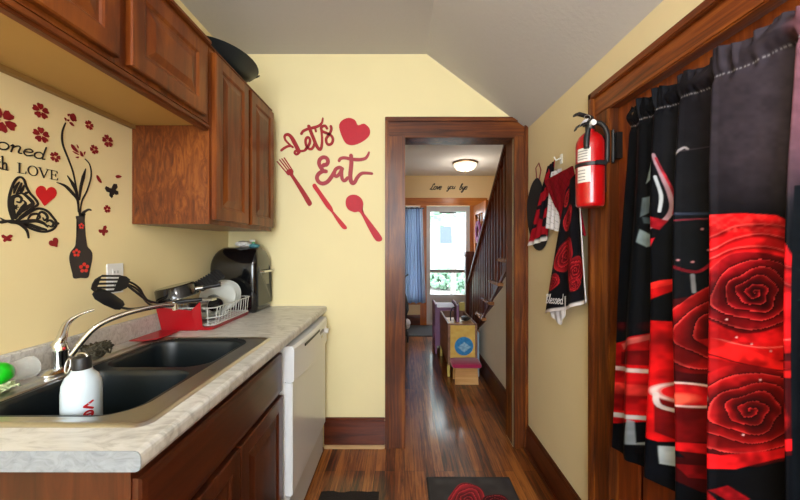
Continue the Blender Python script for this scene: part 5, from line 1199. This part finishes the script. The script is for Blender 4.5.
# black pot holder, farthest
b = MB(); P_ = [RW(x, y, 0.79) for x, y in [(537,178),(542,190),(547,215),(546,240),(540,250),(533,246),(528,225),(527,205),(531,186)]]
P_ = [(q.x, q.y) for q in catmull(P_, 4, True)]
t = thing('pot_holder', 'black quilted pot holder with a red loop, farthest of the hanging cloths', 'pot holder', (XR, 1.93, 1.4), 'cloths hanging by the fire extinguisher')
b.prism(P_, lambda u, v, d: (XR-0.006-d, u, v), 0.010); b.build('pad', M_blackfab, t, bevel=0.003)
lp = [RW(x, y, 0.79) for x, y in [(536,180),(535,168),(538,163),(540,170),(538,181)]]
b = MB(); b.tube([(XR-0.010, u, v) for u, v in lp], 0.003, 8); b.build('hanging_loop', M_redfab, t, smooth=1)
def f_mitt(A, B):
    c_ = flat('#15141a')(A, B); m_ = (vnoise(A*10, B*18, 2.2, 3) > 0.52)*1.0; c_ = paint(c_, m_, '#9e1422', 0.9); c_ = paint(c_, soft((0.95-B)*60, 2)*1.0, '#dcd8da'); return c_
cloth('oven_cloth', [RW(556,160), RW(549,166)], [RW(548,240), RW(529,246)], M_printt, 'black and red patterned cloth with white hem hanging behind the red pot holder', 'cloth', off=0.024, colf=f_mitt)
def f_white(A, B):
    c_ = flat('#cfccd2')(A, B); s_ = (np.modf(B*9+A*2)[0] < 0.06)*1.0; return paint(c_, s_, '#5b5a66', 0.9)
cloth('tea_towel', [RW(562,168,.772), RW(552,172,.772)], [RW(560,232,.772), RW(547,228,.772)], M_printt, 'white towel with thin dark stripes showing beside the red pot holder', 'towel', off=0.034, colf=f_white)
def f_red(A, B):
    c_ = flat('#7d0f1c')(A, B); g_ = ((np.modf(A*6+B*6)[0] < .1) | (np.modf(A*6-B*6+10)[0] < .1))*1.0; return paint(c_, g_, '#560a14', 0.8)
t = cloth('pot_holder', [RW(573,166,.762), RW(545,181,.762)], [RW(586,236,.762), RW(565,228,.762), RW(556,205,.762)], M_printt, 'dark red quilted square pot holder hung in front of the white towel', 'pot holder', off=0.045, colf=f_red, famp=0.002, th=0.008)
def f_long(A, B):
    c_ = flat('#131218')(A, B); X_ = A*100; Y_ = B*230
    for cx, cy, r_ in ((58, 62, 22), (76, 20, 15), (62, 128, 30), (88, 170, 17), (28, 168, 24), (30, 192, 12)):
        c_ = rose(c_, X_, Y_, cx, cy, r_, r_*0.95, cx*0.1, 4.2, hi=colr('#c82430'), lo=colr('#3c060c'))
    hem_ = np.maximum(soft((A-0.055)*60, 1.5), soft((0.975-B)*120, 1.5)); c_ = paint(c_, hem_, '#d8d4d8')
    return c_
lt = cloth('long_towel', [RW(579,168,.745), RW(571,180,.745), RW(566,192,.745)], [RW(587,302,.745), RW(568,309,.745), RW(544,313,.745)], M_printt, 'long black towel printed with red roses and white script, nearest the fire extinguisher', 'towel', off=0.060, nfold=2.2, famp=0.007, colf=f_long, n=110, m=200)
# script on the towel
def tw3(u, v, d): return (XR-0.0755-d, u, v)
b = MB(); p0 = RW(546.5, 305, .735); p1 = RW(571, 297, .735)
write(b, 'Blessed', p0[0]-0.005, p0[1]+0.012, 0.024, tw3, 0.0008, 0.0042, slant=0.2, flip=-1, sx=1.15, sp=0.12, base=lambda q: 0.14*q)
b.build('script', M_whitefab, lt)
t = cloth('tea_towel', [RW(566,296,.752), RW(548,300,.752)], [RW(565,314,.752), RW(560,325,.752), RW(551,316,.752)], M_printt, 'white towel corner hanging out below the long rose towel', 'towel', off=0.051, famp=0.002, colf=flat('#c9c6cc'))
t = thing('wall_hook', 'small white hook behind the hanging cloths on the right wall', 'hook', (XR, 1.66, 1.66))
hy, hz = RW(559, 158, .79)
b = MB(); b.box(XR-0.006, hy-0.012, hz-0.03, XR-0.001, hy+0.012, hz+0.02); b.build('plate', M_whiteside, t, bevel=0.002)
b = MB(); b.tube([(XR-0.006, hy, hz), (XR-0.03, hy, hz-0.012), (XR-0.04, hy, hz+0.006)], 0.004, 8); b.build('prong', M_whiteside, t, smooth=1)

# ================================================================== HALL THINGS
# yellow fronted toy chest with magenta step
t = thing('toy_chest', 'brown and yellow toy chest with a plain yellow front bearing a blue disc', 'chest', (0.60, 3.5, 0))
b = MB(); b.box(0.455, 3.27, 0.12, 0.475, 3.95, 0.53); b.box(0.725, 3.27, 0.12, 0.745, 3.95, 0.53); b.box(0.475, 3.93, 0.12, 0.725, 3.95, 0.53); b.box(0.475, 3.29, 0.12, 0.725, 3.93, 0.14); b.build('body', M_toyside, t, bevel=0.003)
n1 = 60; U, V = np.meshgrid(np.linspace(0.478, 0.722, n1), np.linspace(0.155, 0.515, n1), indexing='ij')
cy_ = np.broadcast_to(colr('#d9b763'), U.shape+(3,)).copy(); cy_ = paint(cy_, vnoise(U*1000, V*1000, 26, 3), '#c58f45', 0.55)
dd = np.hypot(U-0.612, V-0.31)*1000; cy_ = paint(cy_, soft(dd-92, 5), '#3f8ac0'); cy_ = paint(cy_, soft(np.abs(U-0.615)*1000*0.8+np.abs(V-0.30)*1000-52, 5), '#9cc2d6'); cy_ = paint(cy_, vnoise(U*1000, V*1000, 14, 6)*soft(dd-92, 5), '#2a6296', 0.6)
MB().box(0.455, 3.268, 0.12, 0.745, 3.2695, 0.53).build('front_edge', M_toyside, t)
fp = grid_obj('front_panel', np.stack([U, 3.262+0*U, V], -1), cy_, M_printm, parent=t, thick=0.004)
MB().box(0.476, 3.29, 0.512, 0.724, 3.60, 0.522).build('lid', M_lightwood, t)
for x in (0.465, 0.735):
    for y in (3.30, 3.92): MB().box(x-0.012, y-0.015, 0, x+0.012, y+0.015, 0.12).build('leg', M_yellow, t)
t = thing('step_stool', 'small stool with magenta seat and light wooden front before the toy chest', 'stool', (0.60, 3.18, 0))
b = MB(); b.rings([rrect(0.475, 3.06, 0.735, 3.245, 0.02, 0.165), rrect(0.465, 3.05, 0.745, 3.25, 0.03, 0.175), rrect(0.47, 3.055, 0.74, 3.248, 0.03, 0.20), rrect(0.49, 3.08, 0.72, 3.23, 0.03, 0.208)]); b.build('seat', M_magenta, t, smooth=1)
b = MB(); b.rings([[(0.50, 3.10, 0.165), (0.71, 3.10, 0.165), (0.715, 3.085, 0.002), (0.495, 3.085, 0.002)], [(0.50, 3.115, 0.165), (0.71, 3.115, 0.165), (0.715, 3.10, 0.002), (0.495, 3.10, 0.002)]]); b.build('front_board', M_lightwood, t)
b = MB(); b.rings([[(0.50, 3.215, 0.165), (0.71, 3.215, 0.165), (0.715, 3.23, 0.002), (0.495, 3.23, 0.002)], [(0.50, 3.20, 0.165), (0.71, 3.20, 0.165), (0.715, 3.215, 0.002), (0.495, 3.215, 0.002)]]); b.build('rear_board', M_lightwood, t)
t = thing('toy_cabinet', 'purple toy cabinet standing behind the toy chest in the hall', 'toy cabinet', (0.53, 4.1, 0))
b = MB(); b.box(0.40, 3.97, 0.0, 0.42, 4.35, 0.60); b.box(0.66, 3.97, 0.0, 0.68, 4.35, 0.60); b.box(0.42, 3.97, 0.10, 0.66, 3.985, 0.56); b.box(0.42, 3.985, 0.54, 0.66, 4.35, 0.56); b.box(0.42, 4.33, 0.05, 0.66, 4.35, 0.54); b.build('body', M_purple, t, bevel=0.004)
b = MB(); b.box(0.385, 3.80, 0.0, 0.40, 3.965, 0.12); b.box(0.385, 3.80, 0.0, 0.43, 3.965, 0.01); b = MB(); b.tube([(0.398, 4.12+0.10*math.cos(a), 0.25+0.10*math.sin(a)) for a in np.linspace(0, 2*PI, 20)[:-1]], 0.012, 8, closed=True, cap=False); b.build('side_ring', M_purple, t, smooth=1)
t = thing('picture_book', 'dark purple picture book standing upright on the toy chest', 'book', (0.57, 3.45, 0.523))
b = MB(); b.box(0.56, 3.38, 0.523, 0.582, 3.52, 0.69); b.build('pages', M_purple, t, bevel=0.001)
b = MB(); b.box(0.556, 3.375, 0.523, 0.5595, 3.525, 0.70); b.box(0.5825, 3.375, 0.523, 0.586, 3.525, 0.70); b.build('cover', plain('dark_violet_card', '#5c2c4c', 0.5), t)
b = MB(); b.tube(catmull([Vector(p) for p in [(0.505, 3.42, 0.526), (0.505, 3.42, 0.61), (0.525, 3.42, 0.66), (0.555-0.008, 3.42, 0.665)]], 5), 0.006, 8)
tag(b.build('toy_hoop', M_darkgrey, smooth=1), 'curved grey toy handle standing beside the purple book', 'toy')
tag(crumple((0.66, 3.44, 0.548), 0.045, 0.06, 0.024, 8).build('cloth_bundle', M_blackm), 'small dark bundle on the right of the toy chest lid', 'bundle')
b = MB(); b.box(0.69, 3.99, 0.30, 0.76, 4.02, 0.62); b.box(0.69, 3.99, 0.0, 0.76, 4.02, 0.30)
tag(b.build('toy_board', M_yellow, bevel=0.004), 'yellow board standing upright behind the right end of the toy chest', 'board')
b = MB(); b.box(0.751, 3.28, 0.0, 0.768, 3.62, 0.44)
tag(b.build('card_panel', M_bluegrey, bevel=0.003), 'pale blue panel wedged between the toy chest and the stair wall', 'panel')
# dark door mat
b = MB(); b.box(0.06, 4.75, 0.001, 1.02, 5.40, 0.012)
tag(b.build('door_mat', M_greymat, bevel=0.004), 'grey woven mat on the hall floor before the front door', 'mat')
# side window curtain
n1, n2 = 160, 80
A, B = np.meshgrid(np.linspace(0, 1, n1), np.linspace(0, 1, n2), indexing='ij')
x0_ = 0.052; w_top, w_bot = 0.28, 0.335
Xc = x0_+A*(w_top+(w_bot-w_top)*B); Yc = 5.385+0.016*np.sin(A*2*PI*7)*(0.6+0.4*B); Zc = 1.93-1.55*B+0.01*np.sin(A*20)
cc_ = np.broadcast_to(colr('#7d90ae'), A.shape+(3,)).copy(); cc_ = paint(cc_, (A > 0.62)*1.0, '#5d6c8c', 0.7); cc_ = paint(cc_, (A > 0.86)*1.0, '#b8c4d8', 0.8)
M_sh = vcol('blue_grey_curtain_cloth', 0.8); 
def f_t(m):
    nt = m.node_tree; b_ = nt.nodes['Principled BSDF']; tr = nt.nodes.new('ShaderNodeBsdfTranslucent'); mx = nt.nodes.new('ShaderNodeMixShader'); at = [n_ for n_ in nt.nodes if n_.type == 'ATTRIBUTE'][0]
    nt.links.new(at.outputs['Color'], tr.inputs['Color']); mx.inputs[0].default_value = 0.45; nt.links.new(b_.outputs[0], mx.inputs[1]); nt.links.new(tr.outputs[0], mx.inputs[2]); nt.links.new(mx.outputs[0], nt.nodes['Material Output'].inputs['Surface'])
f_t(M_sh)
grid_obj('window_curtain', np.stack([Xc, Yc, Zc], -1), cc_, M_sh, thick=0.0, label='blue grey curtain hanging over the narrow window left of the front door', cat='curtain')
b = MB(); b.tube([(0.03, 5.385, 1.92), (0.36, 5.385, 1.92)], 0.008, 8); b.box(0.03, 5.385, 1.914, 0.04, 5.43, 1.926); b.box(0.345, 5.385, 1.914, 0.355, 5.43, 1.926)
tag(b.build('curtain_rod', M_darkgrey), 'thin dark rod over the narrow window beside the front door', 'curtain rod')
# folded pushchair glimpsed past the door frame
t = thing('pushchair', 'folded dark pushchair partly hidden behind the left door casing', 'pushchair', (0.02, 4.6, 0))
for y in (4.45, 4.75):
    b = MB(); b.tube([(0.075, y+0.075*math.cos(a), 0.087+0.075*math.sin(a)) for a in np.linspace(0, 2*PI, 24)[:-1]], 0.012, 8, closed=True, cap=False)
    wh = b.build('wheel', M_blackm, t, smooth=1); b = MB(); b.lathe([(0.012, -0.01), (0.012, 0.01)], 12, Matrix.Translation((0.075, y, 0.087)) @ Matrix.Rotation(PI/2, 4, 'Y'))
    for k in range(5): b.tube([(0.075, y, 0.087), (0.075, y+0.065*math.cos(k*1.257), 0.087+0.065*math.sin(k*1.257))], 0.003, 5)
    b.build('spokes', M_steel, wh)
b = MB(); b.tube([(0.06, 4.45, 0.087), (0.04, 4.6, 0.45), (0.02, 4.68, 0.85)], 0.009, 8); b.tube([(0.06, 4.75, 0.087), (0.05, 4.62, 0.42), (0.02, 4.5, 0.8)], 0.009, 8); b.tube([(0.02, 4.68, 0.85), (0.09, 4.7, 0.9)], 0.012, 8); b.build('frame', M_darkgrey, t, smooth=1)
crumple((0.03, 4.6, 0.45), 0.06, 0.11, 0.2, 12).build('folded_seat', M_blackfab, t)
crumple((0.07, 4.6, 0.22), 0.05, 0.10, 0.07, 14).build('basket_liner', M_whitefab, t)
